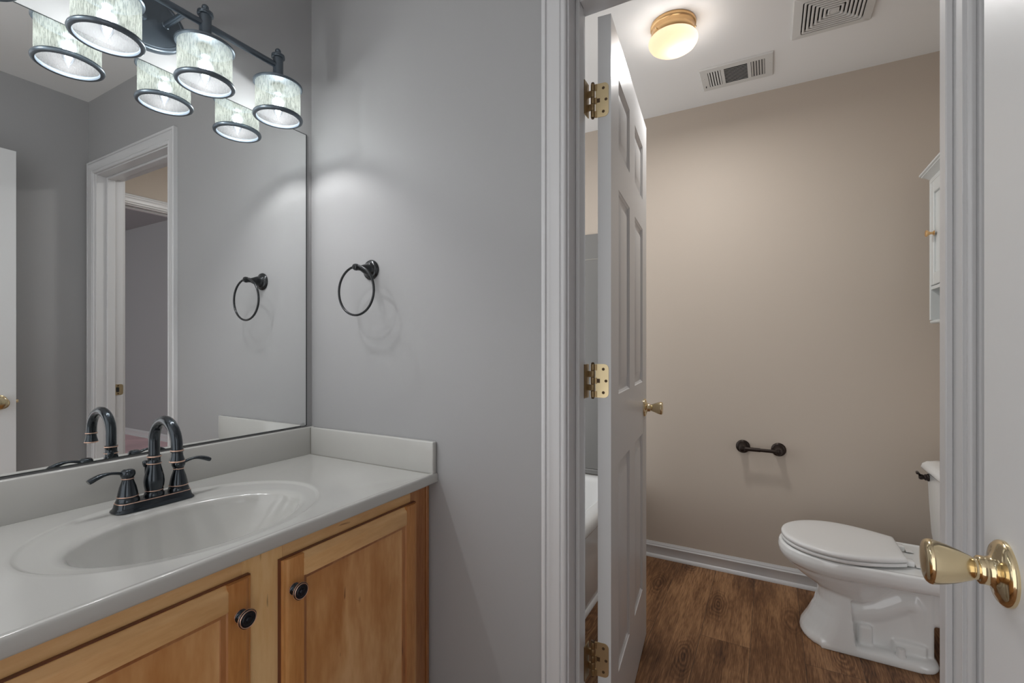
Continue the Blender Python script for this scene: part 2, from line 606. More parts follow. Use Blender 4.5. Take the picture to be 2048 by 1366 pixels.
def door_frame(name, to, s0, s1, top, T, stop, label, capA=True, capB=True):
    """to(s, t, z): s along the wall, t through it"""
    r = empty(name, to(s0, 0, 0))
    org = Vector(to(s0, 0, 0))
    f = lambda s, t, z: Vector(to(s, t, z)) - org
    def bx(bm, a, b, bev=0.0008):
        p, q = f(*a), f(*b)
        add_box(bm, [min(p[i], q[i]) for i in range(3)], [max(p[i], q[i]) for i in range(3)], bev, None, 1)
    bm = B()
    bx(bm, (s0 - J, 0, 0), (s0, T, top + J))
    bx(bm, (s1, 0, 0), (s1 + J, T, top + J))
    bx(bm, (s0, 0, top), (s1, T, top + J))
    obj('jamb', bm, M['trim'], r)
    bm = B()
    bx(bm, (s0, stop[0], 0), (s0 + 0.011, stop[1], top), 0.002)
    bx(bm, (s1 - 0.011, stop[0], 0), (s1, stop[1], top), 0.002)
    bx(bm, (s0 + 0.011, stop[0], top - 0.011), (s1 - 0.011, stop[1], top), 0.002)
    obj('door_stop', bm, M['trim'], r)
    if capA:
        bm = B()
        casing(bm, lambda s, z, v: f(s, -v, z), s0, s1, top, -1)
        obj('casing', bm, M['trim'], r)
    if capB:
        bm = B()
        casing(bm, lambda s, z, v: f(s, T + v, z), s0, s1, top, 1)
        obj('casing', bm, M['trim'], r)
    tag(r, label, 'door frame', kind='structure')
    return r

tr1 = door_frame('trim_1', lambda s, t, z: (t, -s, z), -YJ0, -YJ1, DTOP, TW, (0.042, 0.077), 'white moulded door frame of the toilet room doorway beside the towel ring wall')
door_frame('trim_2', lambda s, t, z: (s, YT - t, z), BX0, BX1, DTOP, 0.10, (0.035, 0.065), 'white moulded frame of the bedroom doorway seen in the mirror')

# brass strike plate on the latch jamb (world coords relative to the frame's empty)
org = Vector(tr1.location)
def plate_outline(wd, ht, r, seg=5):
    pts = []
    for cx, cz, a0 in ((wd / 2 - r, ht / 2 - r, 0), (-wd / 2 + r, ht / 2 - r, PI / 2), (-wd / 2 + r, -ht / 2 + r, PI), (wd / 2 - r, -ht / 2 + r, 1.5 * PI)):
        for k in range(seg + 1):
            a = a0 + PI / 2 * k / seg
            pts.append((cx + r * math.cos(a), cz + r * math.sin(a)))
    return pts
bm = B()
o0 = Vector((0.0915, YJ1, 0.935)) - org
add_prism(bm, plate_outline(0.044, 0.057, 0.010), 0.0, 0.0018, lambda u, v, d: o0 + Vector((u, d, v)))
sp = obj('strike_plate', bm, M['brass_old'], tr1)
sp['label'] = 'brass strike plate'
bm = B()
add_prism(bm, plate_outline(0.014, 0.026, 0.004), 0.0016, 0.0022, lambda u, v, d: o0 + Vector((u - 0.002, d, v)))
obj('strike_hole', bm, M['dark'], sp)
for dz in (-0.021, 0.021):
    bm = B()
    add_lathe(bm, [(0, 0.003), (0.003, 0.0026), (0.0038, 0.0018)], 12, axis_to((0, 1, 0), o0 + Vector((0, 0, dz))))
    obj('screw', bm, M['brass_dark'], sp)

# baseboards with shoe moulding
BASE = [(0, 0), (0.020, 0), (0.0195, 0.006), (0.017, 0.012), (0.012, 0.0165), (0.0105, 0.018), (0.0105, 0.058), (0.0125, 0.061), (0.0115, 0.064),
        (0.0085, 0.067), (0.0085, 0.071), (0.0065, 0.075), (0.004, 0.079), (0.003, 0.083), (0, 0.083)]
def baseboard(name, a, b, nrm, label):
    bm = B()
    a, b, nrm = Vector(a), Vector(b), Vector(nrm)
    add_prism(bm, BASE, 0, 1, lambda u, v, d: a.lerp(b, d) + nrm * u + Vector((0, 0, v)))
    return tag(obj(name, bm, M['trim']), label, 'baseboard', kind='structure')
baseboard('baseboard_back', (XB, YT, 0), (XB, -0.71, 0), (-1, 0, 0), 'white baseboard under the beige back wall behind the toilet')
baseboard('baseboard_toilet', (BX1 + 0.07, YT, 0), (XB, YT, 0), (0, 1, 0), 'white baseboard on the wall behind the toilet')
baseboard('baseboard_front', (0, -0.51, 0), (0, YJ0 + 0.068, 0), (-1, 0, 0), 'white baseboard between the vanity and the door frame')
baseboard('baseboard_right', (XL, YR, 0), (0, YR, 0), (0, 1, 0), 'white baseboard behind the open entry door')
baseboard('baseboard_bedroom', (1.89, -7.0, 0.004), (1.89, YT - 0.1, 0.004), (-1, 0, 0), 'white baseboard of the bedroom wall seen in the mirror')

# ------------------------------------------------------------------ doors
KNOB = [(0.0345, 0), (0.0350, 0.0020), (0.0345, 0.0045), (0.031, 0.0075), (0.024, 0.0095), (0.0175, 0.0115), (0.0155, 0.0140), (0.0150, 0.0180),
        (0.0150, 0.0225), (0.0135, 0.0238), (0.0118, 0.0245), (0.0118, 0.0268), (0.0130, 0.0285), (0.0150, 0.0330), (0.0185, 0.0410), (0.0217, 0.0500),
        (0.0240, 0.0580), (0.0248, 0.0630), (0.0244, 0.0655), (0.0225, 0.0680), (0.0190, 0.0693), (0.0120, 0.0700), (0, 0.0703)]

def door_face(bm, W, H, y0, sgn, panels):
    """one moulded face; sgn = +1 means recesses go towards +y"""
    xs = sorted({0, W} | {p[0] for p in panels} | {p[1] for p in panels})
    zs = sorted({0, H} | {p[2] for p in panels} | {p[3] for p in panels})
    for i in range(len(xs) - 1):
        for j in range(len(zs) - 1):
            xm, zm = (xs[i] + xs[i + 1]) / 2, (zs[j] + zs[j + 1]) / 2
            if any(p[0] < xm < p[1] and p[2] < zm < p[3] for p in panels):
                continue
            add_mesh(bm, [(xs[i], y0, zs[j]), (xs[i + 1], y0, zs[j]), (xs[i + 1], y0, zs[j + 1]), (xs[i], y0, zs[j + 1])], [(0, 1, 2, 3)])
    for a, b, c, d in panels:
        rings = []
        for ins, dep in ((0, 0), (0.002, 0.0022), (0.006, 0.0040), (0.009, 0.0072), (0.012, 0.0080), (0.020, 0.0080), (0.024, 0.0072), (0.042, 0.0022), (0.045, 0.0018)):
            y = y0 + sgn * dep
            rings.append([(a + ins, y, c + ins), (b - ins, y, c + ins), (b - ins, y, d - ins), (a + ins, y, d - ins)])
        add_loft(bm, rings, False, True)

def make_door(name, W, loc, rotz, label, thick=0.035, H=2.028, knob_z=0.915, mirror=False):
    r = empty(name, loc, rotz)
    mx = 1
    st, mu = 0.108, 0.108
    pw = (W - 2 * st - mu) / 2
    cols = [(st, st + pw), (st + pw + mu, W - st)]
    rows = [(0.228, 0.822), (1.018, 1.598), (1.710, 1.912)]
    panels = [(a, b, c, d) for a, b in cols for c, d in rows]
    bm = B()
    door_face(bm, W, H, 0.0, 1, panels)
    door_face(bm, W, H, thick, -1, panels)
    add_mesh(bm, [(0, 0, 0), (0, thick, 0), (0, thick, H), (0, 0, H), (W, 0, 0), (W, thick, 0), (W, thick, H), (W, 0, H)],
             [(0, 1, 2, 3), (4, 7, 6, 5), (0, 4, 5, 1), (3, 2, 6, 7)])
    obj('leaf', bm, M['door'], r, 20)
    for y, d in ((0.0, -1), (thick, 1)):
        bm = B()
        add_lathe(bm, KNOB, 40, axis_to((0, d, 0), (W - 0.060, y, knob_z)))
        k = obj('knob', bm, M['brass'], r, 50)
        k['label'] = 'polished brass door knob'
    bm = B()
    add_prism(bm, plate_outline(0.024, 0.056, 0.006), 0, 0.0015, lambda u, v, d: Vector((W + d, thick / 2 + u, knob_z + v)))
    lp = obj('latch_plate', bm, M['brass_old'], r)
    bm = B()
    add_box(bm, (W, thick / 2 - 0.007, knob_z - 0.007), (W + 0.011, thick / 2 + 0.007, knob_z + 0.007), 0.002)
    obj('latch_bolt', bm, M['brass_old'], lp)
    tag(r, label, 'door', kind='structure')
    return r

DANG = math.radians(5.6)
d1 = make_door('door_1', 0.705, (0.130, -1.0105, 0.012), DANG, 'white six-panel door standing open into the toilet room')
d2 = make_door('door_2', 0.715, (XL + 0.0175, -1.636, 0.012), math.radians(0.0), 'white entry door at the right edge with a large brass knob', knob_z=0.906)

# hinges of the toilet room door: leaf on the door edge, leaf on the jamb, barrel between
def hinge(zc, dirt):
    h = empty('hinge', (0, 0, zc))
    h.parent = d1
    h['label'] = 'brass butt hinge'
    hh = 0.089
    # door-edge leaf lies on local x = 0, from the barrel (y = 0.043) to y = 0.008
    def rl(a0, a1, r):
        pts = [(a1, -hh / 2), (a1, hh / 2)]
        for k in range(6):
            a = PI / 2 * k / 5
            pts.append((a0 + r - r * math.sin(a), hh / 2 - r + r * math.cos(a)))
        for k in range(6):
            a = PI / 2 * k / 5
            pts.append((a0 + r - r * math.cos(a), -hh / 2 + r - r * math.sin(a)))
        return pts
    bm = B()
    add_prism(bm, rl(0.006, 0.041, 0.012), -0.0016, 0.0, lambda u, v, d: Vector((d, u, v)))
    lf = obj('hinge_leaf', bm, M['brass_old'], h)
    for yy, zz in ((0.020, 0.031), (0.013, 0.0), (0.020, -0.031)):
        bm = B()
        add_lathe(bm, [(0.0040, 0), (0.0036, 0.0006), (0.0015, 0.0008), (0.0012, 0.0002), (0, 0.0002)], 14, axis_to((-1, 0, 0), (-0.0016, yy, zz)))
        obj('screw', bm, M['brass_dark'], h)
    # jamb leaf, turned against the door's swing so that it lies on the jamb
    px, py = -0.0045, 0.0475
    R = T3(px, py, 0) @ Matrix.Rotation(-DANG, 4, 'Z')
    bm = B()
    add_box(bm, (-0.034, 0.0100, -hh / 2), (-0.001, 0.0130, hh / 2), 0.0006, R, 1)
    obj('hinge_leaf', bm, M['brass_worn'], h)
    bm = B()
    for k in range(5):
        z0 = -hh / 2 + hh * k / 5
        add_lathe(bm, [(0, z0 + 0.0005), (0.0052, z0 + 0.0005), (0.0056, z0 + 0.0015), (0.0056, z0 + hh / 5 - 0.0015), (0.0052, z0 + hh / 5 - 0.0005), (0, z0 + hh / 5 - 0.0005)], 16, T3(px, py, 0))
        if k % 2 == 0:
            add_box(bm, (-0.0040, 0.037, z0 + 0.001), (0.0, 0.0475, z0 + hh / 5 - 0.001), 0.0, None)
        else:
            add_box(bm, (-0.006, 0.0, z0 + 0.001), (-0.0005, 0.0125, z0 + hh / 5 - 0.001), 0.0, R)
    bl = obj('barrel', bm, M['brass_worn'], h)
    bm = B()
    add_lathe(bm, [(0, -hh / 2 - 0.004), (0.0035, -hh / 2 - 0.003), (0.0045, -hh / 2), (0.0045, hh / 2), (0.0050, hh / 2 + 0.001), (0.0035, hh / 2 + 0.004), (0, hh / 2 + 0.005)], 14, T3(px, py, 0))
    obj('pin', bm, M['brass_dark'], h)
    bm = B()
    add_box(bm, (-0.0021, 0.029, -0.0055), (-0.0016, 0.037, 0.0055), 0.0, None)
    add_box(bm, (-0.0024, 0.0305, -0.0040), (-0.0019, 0.0355, -0.0010), 0.0, None)
    add_box(bm, (-0.0024, 0.0305, 0.0010), (-0.0019, 0.0355, 0.0040), 0.0, None)
    obj('stamp', bm, M['brass_dark'], h)
for z in (1.817, 1.0735, 0.335):
    hinge(z - 0.012, 0)

# ------------------------------------------------------------------ vanity top with integral sink
HT, CD = 0.8013, 0.543
VX0, VX1 = XL + 0.001, -0.001
NU = 128
def vanity_top():
    r = empty('vanity_counter', (-0.52, -0.27, HT))
    o = Vector(r.location)
    xc, yc = -0.5235, -0.300
    # angles: uniform plus the rectangle's corners
    x0, x1, y0, y1 = VX0, VX1, -CD, -0.001
    angs = [2 * PI * i / NU for i in range(NU)]
    for cx, cy in ((x0, y0), (x1, y0), (x1, y1), (x0, y1)):
        a = math.atan2(cy - yc, cx - xc) % (2 * PI)
        i = min(range(len(angs)), key=lambda k: abs(angs[k] - a))
        angs[i] = a
    def ell(a, b, dy, z):
        # points at the polar angle on the ellipse
        pts = []
        for t in angs:
            c, s = math.cos(t), math.sin(t)
            k = 1.0 / math.sqrt((c / a) ** 2 + (s / b) ** 2)
            pts.append(Vector((xc + k * c, yc + dy + k * s, z)) - o)
        return pts
    def rect(ins, z):
        pts = []
        for t in angs:
            c, s = math.cos(t), math.sin(t)
            k = min([((x1 if c > 0 else x0) - xc) / c if abs(c) > 1e-9 else 9e9, ((y1 if s > 0 else y0) - yc) / s if abs(s) > 1e-9 else 9e9])
            x, y = xc + k * c, yc + k * s
            pts.append(Vector((min(max(x, x0 + ins), x1 - ins), min(max(y, y0 + ins), y1 - ins), z)) - o)
        return pts
    A, Bb, DY = 0.2135, 0.146, -0.020
    rings = []
    depth = 0.135
    for t in (0.10, 0.2, 0.35, 0.5, 0.62, 0.72, 0.80, 0.86, 0.91, 0.945, 0.97, 0.985):
        z = HT - 0.012 - depth * (1 - t ** 2.6)
        rings.append(ell(A * t, Bb * t, DY * t - 0.004 * 0 , z))
    basin_rings = list(rings)
    rim = [(A * 0.985, Bb * 0.985, DY, HT - 0.0150), (A, Bb, DY, HT - 0.0115), (A + 0.004, Bb + 0.004, DY, HT - 0.0088), (A + 0.010, Bb + 0.009, DY + 0.001, HT - 0.0068), (A + 0.020, Bb + 0.018, DY + 0.003, HT - 0.0054),
           (0.262, 0.204, 0.008, HT - 0.0040), (0.2665, 0.2085, 0.009, HT - 0.0034), (0.2700, 0.2120, 0.009, HT - 0.0010), (0.2735, 0.2155, 0.009, HT + 0.0002), (0.280, 0.222, 0.009, HT)]
    top = [ell(*q) for q in rim]
    top += [rect(0.020, HT), rect(0.014, HT + 0.0006), rect(0.010, HT + 0.0022), rect(0.006, HT + 0.0026), rect(0.0025, HT + 0.0016), rect(0.0005, HT - 0.0015), rect(0.0, HT - 0.005),
            rect(0.0, HT - 0.022), rect(0.001, HT - 0.025), rect(0.004, HT - 0.0265), rect(0.05, HT - 0.0265)]
    bm = B()
    basin_rings[-1] = top[0]
    add_loft(bm, basin_rings + top[1:], False, False)
    ct = obj('countertop', bm, M['marble'], r, 60)
    bm = B()
    zb = HT - 0.012 - depth
    add_lathe(bm, [(0.0235, 0.003), (0.021, 0.0045), (0.017, 0.003), (0.015, -0.004), (0, -0.004)], 28, T3(xc - o.x, yc - o.y - 0.002, zb - o.z + 0.001))
    dr = obj('drain', bm, M['bronze'], r)
    bm = B()
    add_lathe(bm, [(0.013, -0.002), (0.013, 0.003), (0.009, 0.005), (0, 0.0055)], 24, T3(xc - o.x, yc - o.y - 0.002, zb - o.z))
    obj('stopper', bm, M['bronze'], dr)
    # splashes
    bm = B()
    add_box(bm, Vector((VX0, -0.0185, HT - 0.002)) - o, Vector((VX1, -0.0005, HT + 0.0925)) - o, 0.004, None, 3)
    obj('backsplash', bm, M['marble'], r)
    bm = B()
    add_box(bm, Vector((-0.0185, -CD + 0.004, HT - 0.001)) - o, Vector((-0.0005, -0.0185, HT + 0.0915)) - o, 0.004, None, 3)
    obj('side_splash', bm, M['marble'], r)
    bm = B()
    add_box(bm, Vector((-0.0202, -0.0202, HT)) - o, Vector((-0.0180, -0.0180, HT + 0.089)) - o)
    add_box(bm, Vector((-0.0200, -CD + 0.010, HT + 0.0001)) - o, Vector((-0.0180, -0.0190, HT + 0.0012)) - o)
    obj('caulk', bm, M['grout'], r)
    tag(r, 'off-white cultured marble vanity top with an oval sink moulded in', 'countertop')
vanity_top()

# ------------------------------------------------------------------ vanity cabinet
def cab_door(parent, x0, x1, z0, z1, yf, knob_x, knob_z):
    """frame-and-panel door, front face at y = yf, back at yf + 0.019"""
    r = empty('door', (x0, yf, z0))
    r.parent = parent
    W, H = x1 - x0, z1 - z0
    sw = 0.046
    # stiles: stepped, rounded outer edge
    def stile(xa, xb, outer):
        bm = B()
        sg = 1 if outer == 'l' else -1
        e = xa if outer == 'l' else xb
        i = xb if outer == 'l' else xa
        poly = [(e, 0.019), (e, 0.008), (e + sg * 0.002, 0.005), (e + sg * 0.006, 0.0045), (e + sg * 0.007, 0.0032), (e + sg * 0.010, 0.0012), (e + sg * 0.014, 0.0006), (i, 0.0006), (i, 0.019)]
        add_prism(bm, poly, 0.0, H, lambda u, v, d: Vector((u, v, d)))
        return obj('stile', bm, M['maple_stile'], r)
    stile(0, sw, 'l')
    stile(W - sw, W, 'r')
    for top in (True, False):
        e, i, sg = (H, H - sw, -1) if top else (0, sw, 1)
        poly = [(e, 0.019), (e, 0.009), (e + sg * 0.002, 0.0065), (e + sg * 0.006, 0.0050), (e + sg * 0.011, 0.0005), (e + sg * 0.013, -0.0016), (e + sg * 0.016, -0.0022), (i, -0.0022), (i, 0.019)]
        bm = B()
        chain = [(sw - 0.0005, 1), (sw, 1), (sw + 0.0045, 0), (W - sw - 0.0045, 0), (W - sw, 1), (W - sw + 0.0005, 1)]
        add_loft(bm, [[Vector((d, max(v, 0.0004 if q else -9), u)) for u, v in poly] for d, q in chain])
        obj('rail', bm, M['maple_h'], r)
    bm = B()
    add_box(bm, (-0.0012, 0.0105, -0.0012), (W + 0.0012, 0.0188, H + 0.0012))  # slightly oversize backing, its dark colour stands for shade round the door
    eb = obj('gap_shade', bm, M['maple_gap_shade'], r)
    eb['label'] = 'dark red backing painted as the shadow gap round the door'
    # inner bead and the recessed flat panel
    bm = B()
    rings = []
    for ins, y in ((0, 0.0006), (0.002, 0.0040), (0.008, 0.0062), (0.010, 0.0062), (0.0115, 0.0085)):
        a, b, c, d = sw + ins, W - sw - ins, sw + ins, H - sw - ins
        rings.append([(a, y, c), (b, y, c), (b, y, d), (a, y, d)])
    add_loft(bm, rings, False, False)
    obj('bead', bm, M['maple_dark'], r)
    bm = B()
    add_box(bm, (sw + 0.004, 0.0080, sw + 0.004), (W - sw - 0.004, 0.0150, H - sw - 0.004))
    obj('panel', bm, M['maple_panel'], r)
    # knob
    mt = axis_to((0, -1, 0), (knob_x - x0, 0.0, knob_z - z0))
    b1, b2, b3 = B(), B(), B()
    add_lathe(b1, [(0.0115, -0.0005), (0.0115, 0.003), (0.0085, 0.005), (0.0065, 0.010), (0.0070, 0.014), (0.0110, 0.0165), (0.0152, 0.018), (0.0165, 0.0200), (0.0165, 0.0225), (0.0150, 0.0235)], 36, mt)
    add_lathe(b2, [(0.0172, 0.0196), (0.0176, 0.0207), (0.0172, 0.0218)], 36, mt)
    add_lathe(b2, [(0.0158, 0.0226), (0.0150, 0.0244), (0.0139, 0.0240)], 36, mt)
    add_lathe(b2, [(0.0118, 0.0000), (0.0122, 0.0012), (0.0118, 0.0024)], 30, mt)
    add_lathe(b3, [(0.0148, 0.0238), (0.0130, 0.0236), (0.0118, 0.0238), (0.0108, 0.0262), (0.0095, 0.0262), (0.0085, 0.0250), (0.0055, 0.0250), (0.0045, 0.0272), (0.0, 0.0280)], 36, mt)
    k = obj_multi('knob', [(b1, M['bronze']), (b2, M['copper']), (b3, M['black'])], r)
    k['label'] = 'round black knob with copper rims'
    return r

def vanity_cabinet():
    r = empty('vanity_cabinet', (-0.52, -0.26, 0))
    o = Vector(r.location)
    yF = -0.508
    zt = HT - 0.0266
    dl = (-0.944, -0.538)
    dr = (-0.474, -0.068)
    z0, z1 = 0.125, 0.735
    def bx(bm, lo, hi, bev=0.001):
        add_box(bm, Vector(lo) - o, Vector(hi) - o, bev, None, 1)
    bm = B()
    bx(bm, (VX0, yF + 0.02, 0.10), (VX0 + 0.016, -0.002, zt), 0)
    bx(bm, (-0.030, yF + 0.02, 0.10), (-0.016, -0.002, zt), 0)
    bx(bm, (VX0 + 0.016, yF + 0.02, 0.10), (-0.030, -0.002, 0.116), 0)
    bx(bm, (VX0 + 0.016, -0.012, 0.116), (-0.030, -0.002, zt), 0)
    bx(bm, (VX0, yF + 0.07, 0.0), (-0.016, yF + 0.085, 0.10), 0)
    obj('carcass', bm, M['maple_dark'], r)
    # face frame
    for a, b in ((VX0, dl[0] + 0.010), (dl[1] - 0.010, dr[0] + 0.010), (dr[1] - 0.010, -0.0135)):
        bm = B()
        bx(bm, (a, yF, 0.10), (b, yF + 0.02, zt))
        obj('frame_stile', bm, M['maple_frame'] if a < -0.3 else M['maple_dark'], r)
    for (a, b) in ((dl[0] + 0.010, dl[1] - 0.010), (dr[0] + 0.010, dr[1] - 0.010)):
        for za, zb in ((z1 - 0.012, zt), (0.10, z0 + 0.012)):
            bm = B()
            bx(bm, (a, yF + 0.0004, za), (b, yF + 0.0196, zb), 0)
            obj('frame_rail', bm, M['maple_h'], r)
    bm = B()
    bx(bm, (-0.0130, yF - 0.004, 0.0), (-0.0015, yF + 0.016, zt), 0.0015)
    s = obj('scribe_strip', bm, M['maple_dark'], r)
    s['label'] = 'dark reddish scribe moulding'
    for (a, b), kx, kz in ((dl, -0.562, 0.672), (dr, -0.452, 0.672)):
        cab_door(r, a - o.x, b - o.x, z0, z1, yF - 0.0195 - o.y, kx - o.x, kz)
    tag(r, 'honey maple vanity cabinet with two framed doors under the sink', 'cabinet')
vanity_cabinet()

# ------------------------------------------------------------------ faucet
def faucet():
    r = empty('faucet', (-0.518, -0.115, HT - 0.0045), math.radians(-1.5))
    # base plate: stadium footprint with flared skirt
    def stad(hx, hy, z, n=24):
        pts = []
        for k in range(n):
            a = 2 * PI * k / n
            c, s = math.cos(a), math.sin(a)
            x = (hx - hy) * (1 if c > 0 else -1) * min(1, abs(c) * 3) + hy * (abs(c) ** 0.8) * (1 if c > 0 else -1)
            pts.append((x, hy * (abs(s) ** 0.7) * (1 if s > 0 else -1), z))
        return pts
    bm = B()
    add_loft(bm, [stad(0.0800, 0.0305, 0), stad(0.0810, 0.0310, 0.002), stad(0.0800, 0.0300, 0.004), stad(0.0775, 0.0275, 0.0055), stad(0.0755, 0.0255, 0.010), stad(0.0735, 0.0238, 0.0185), stad(0.0725, 0.0230, 0.0205), stad(0.0700, 0.0205, 0.0210)], True, True)
    bp = obj('base_plate', bm, M['bronze'], r, 40)
    bm = B()
    add_loft(bm, [stad(0.0738, 0.0241, 0.0188), stad(0.0733, 0.0238, 0.0200), stad(0.0722, 0.0228, 0.0204)], False, False)
    obj('copper_edge', bm, M['copper'], bp)
    # spout body
    bm = B()
    z = 0.020
    body = [(0.0195, 0), (0.0200, 0.004), (0.0185, 0.008), (0.0170, 0.0105), (0.0182, 0.014), (0.0178, 0.016), (0.0195, 0.024), (0.0202, 0.034), (0.0190, 0.046), (0.0158, 0.060), (0.0133, 0.070),
            (0.0130, 0.073), (0.0148, 0.0755), (0.0128, 0.078), (0.0125, 0.088), (0.0140, 0.0905), (0.0138, 0.0935), (0.0118, 0.0950), (0.0, 0.0950)]
    add_lathe(bm, [(a, b + z) for a, b in body], 36)
    sp = obj('spout', bm, M['bronze'], r, 40)
    # gooseneck
    zb, R = z + 0.092, 0.0530
    zt = 0.146
    pts = [(0, 0, zb), (0, 0, zb + 0.02)]
    for k in range(0, 25):
        a = PI - (PI + 0.02) * k / 24
        pts.append((0, -(R + R * math.cos(a)), zt + R * math.sin(a)))
    pts.append((0, -2 * R - 0.001, zt - 0.012))
    bm = B()
    add_tube(bm, pts, [0.0112] * (len(pts) - 1) + [0.0112], 20)
    obj('gooseneck', bm, M['bronze'], sp, 60)
    bm = B()
    add_lathe(bm, [(0.0112, 0.002), (0.0126, 0.0), (0.0126, -0.003), (0.0108, -0.005), (0.0116, -0.012), (0.0142, -0.022), (0.0150, -0.0245), (0.0142, -0.026), (0.009, -0.0255), (0.008, -0.018), (0, -0.018)], 28, T3(0, -2 * R - 0.001, zt - 0.008))
    obj('aerator', bm, M['bronze'], sp, 40)
    nose = T3(0, -2 * R - 0.001, zt - 0.008)
    for pr, mt in (([(0.0127, 0.0006), (0.0131, -0.0006), (0.0127, -0.0018)], nose), ([(0.0146, -0.0230), (0.0152, -0.0245), (0.0146, -0.0258)], nose),
                   ([(0.0142, z + 0.0905), (0.0144, z + 0.0918), (0.0141, z + 0.0932)], None), ([(0.0147, z + 0.0745), (0.0150, z + 0.0755), (0.0146, z + 0.0765)], None),
                   ([(0.0181, z + 0.0130), (0.0184, z + 0.0140), (0.0180, z + 0.0150)], None)):
        bm = B()
        add_lathe(bm, pr, 30, mt)
        obj('copper_edge', bm, M['copper'], sp)
    # handles
    for sx in (-1, 1):
        h = empty('handle', (sx * 0.0508, 0, 0.0195))
        h.parent = r
        bm = B()
        hb = [(0.0215, 0), (0.0218, 0.004), (0.0205, 0.008), (0.0190, 0.0105), (0.0200, 0.0135), (0.0188, 0.0155), (0.0180, 0.022), (0.0155, 0.034), (0.0120, 0.045), (0.0105, 0.050),
              (0.0118, 0.0525), (0.0108, 0.055), (0.0125, 0.057), (0.0140, 0.061), (0.0140, 0.066), (0.0120, 0.0705), (0.0085, 0.0725), (0, 0.0730)]
        add_lathe(bm, hb, 32)
        obj('handle_body', bm, M['bronze'], h, 40)
        for pr in ([(0.0199, 0.0125), (0.0203, 0.0135), (0.0198, 0.0145)], [(0.0117, 0.0515), (0.0121, 0.0525), (0.0116, 0.0535)]):
            bm = B()
            add_lathe(bm, pr, 30)
            obj('copper_edge', bm, M['copper'], h)
        bm = B()
        ps, rs = [], []
        for k in range(13):
            t = k / 12
            ps.append((sx * (0.008 + 0.062 * t), -0.002 * t, 0.0645 + 0.0060 * math.sin(PI * t * 1.05) - 0.004 * t ** 4))
            rs.append(0.0068 - 0.0018 * math.sin(PI * min(t * 1.4, 1)) + 0.0030 * max(0, (t - 0.40) / 0.60) * (1 if t < 0.93 else 0.5))
        add_tube(bm, ps, rs, 14, None, False, 0.62)
        obj('lever', bm, M['bronze'], h, 60)
    # pop-up rod behind the spout
    bm = B()
    add_lathe(bm, [(0.0022, 0.018), (0.0022, 0.085), (0.0045, 0.087), (0.0062, 0.092), (0.0066, 0.0975), (0.0055, 0.1005), (0, 0.1015)], 16, T3(-0.009, 0.0195, 0))
    obj('lift_rod', bm, M['bronze'], r, 40)
    tag(r, 'dark bronze two-handle faucet with a curved gooseneck spout on the sink', 'faucet')
faucet()

# ------------------------------------------------------------------ mirror
MX1, MZ0, MZ1 = -0.0263, 0.9000, 1.8771
mr = empty('wall_mirror', (-0.53, 0, MZ0))
bm = B()
add_box(bm, (MX1 + 0.53 - 1.006, -0.0060, 0.0), (MX1 + 0.53, -0.0002, MZ1 - MZ0))
obj('mirror_glass', bm, M['mirror'], mr, 30)
bm = B()
zz = MZ1 - MZ0
for lo, hi in (((MX1 + 0.53, -0.0064, 0), (MX1 + 0.53 + 0.0036, -0.0002, zz)), ((MX1 + 0.53 - 1.006, -0.0064, zz), (MX1 + 0.53 + 0.0036, -0.0002, zz + 0.002)),
               ((MX1 + 0.53 - 1.006, -0.0064, -0.0022), (MX1 + 0.53 + 0.0036, -0.0002, 0))):
    add_box(bm, lo, hi)
obj('edge', bm, M['mirror_edge'], mr)
for cxz in (-0.14,):
    bm = B()
    add_box(bm, (MX1 + 0.53 - 0.020, -0.0085, -0.002), (MX1 + 0.53 - 0.006, -0.0062, 0.009), 0.001)
    obj('clip', bm, M['plastic_clear'], mr)
tag(mr, 'large frameless wall mirror above the vanity backsplash', 'mirror')

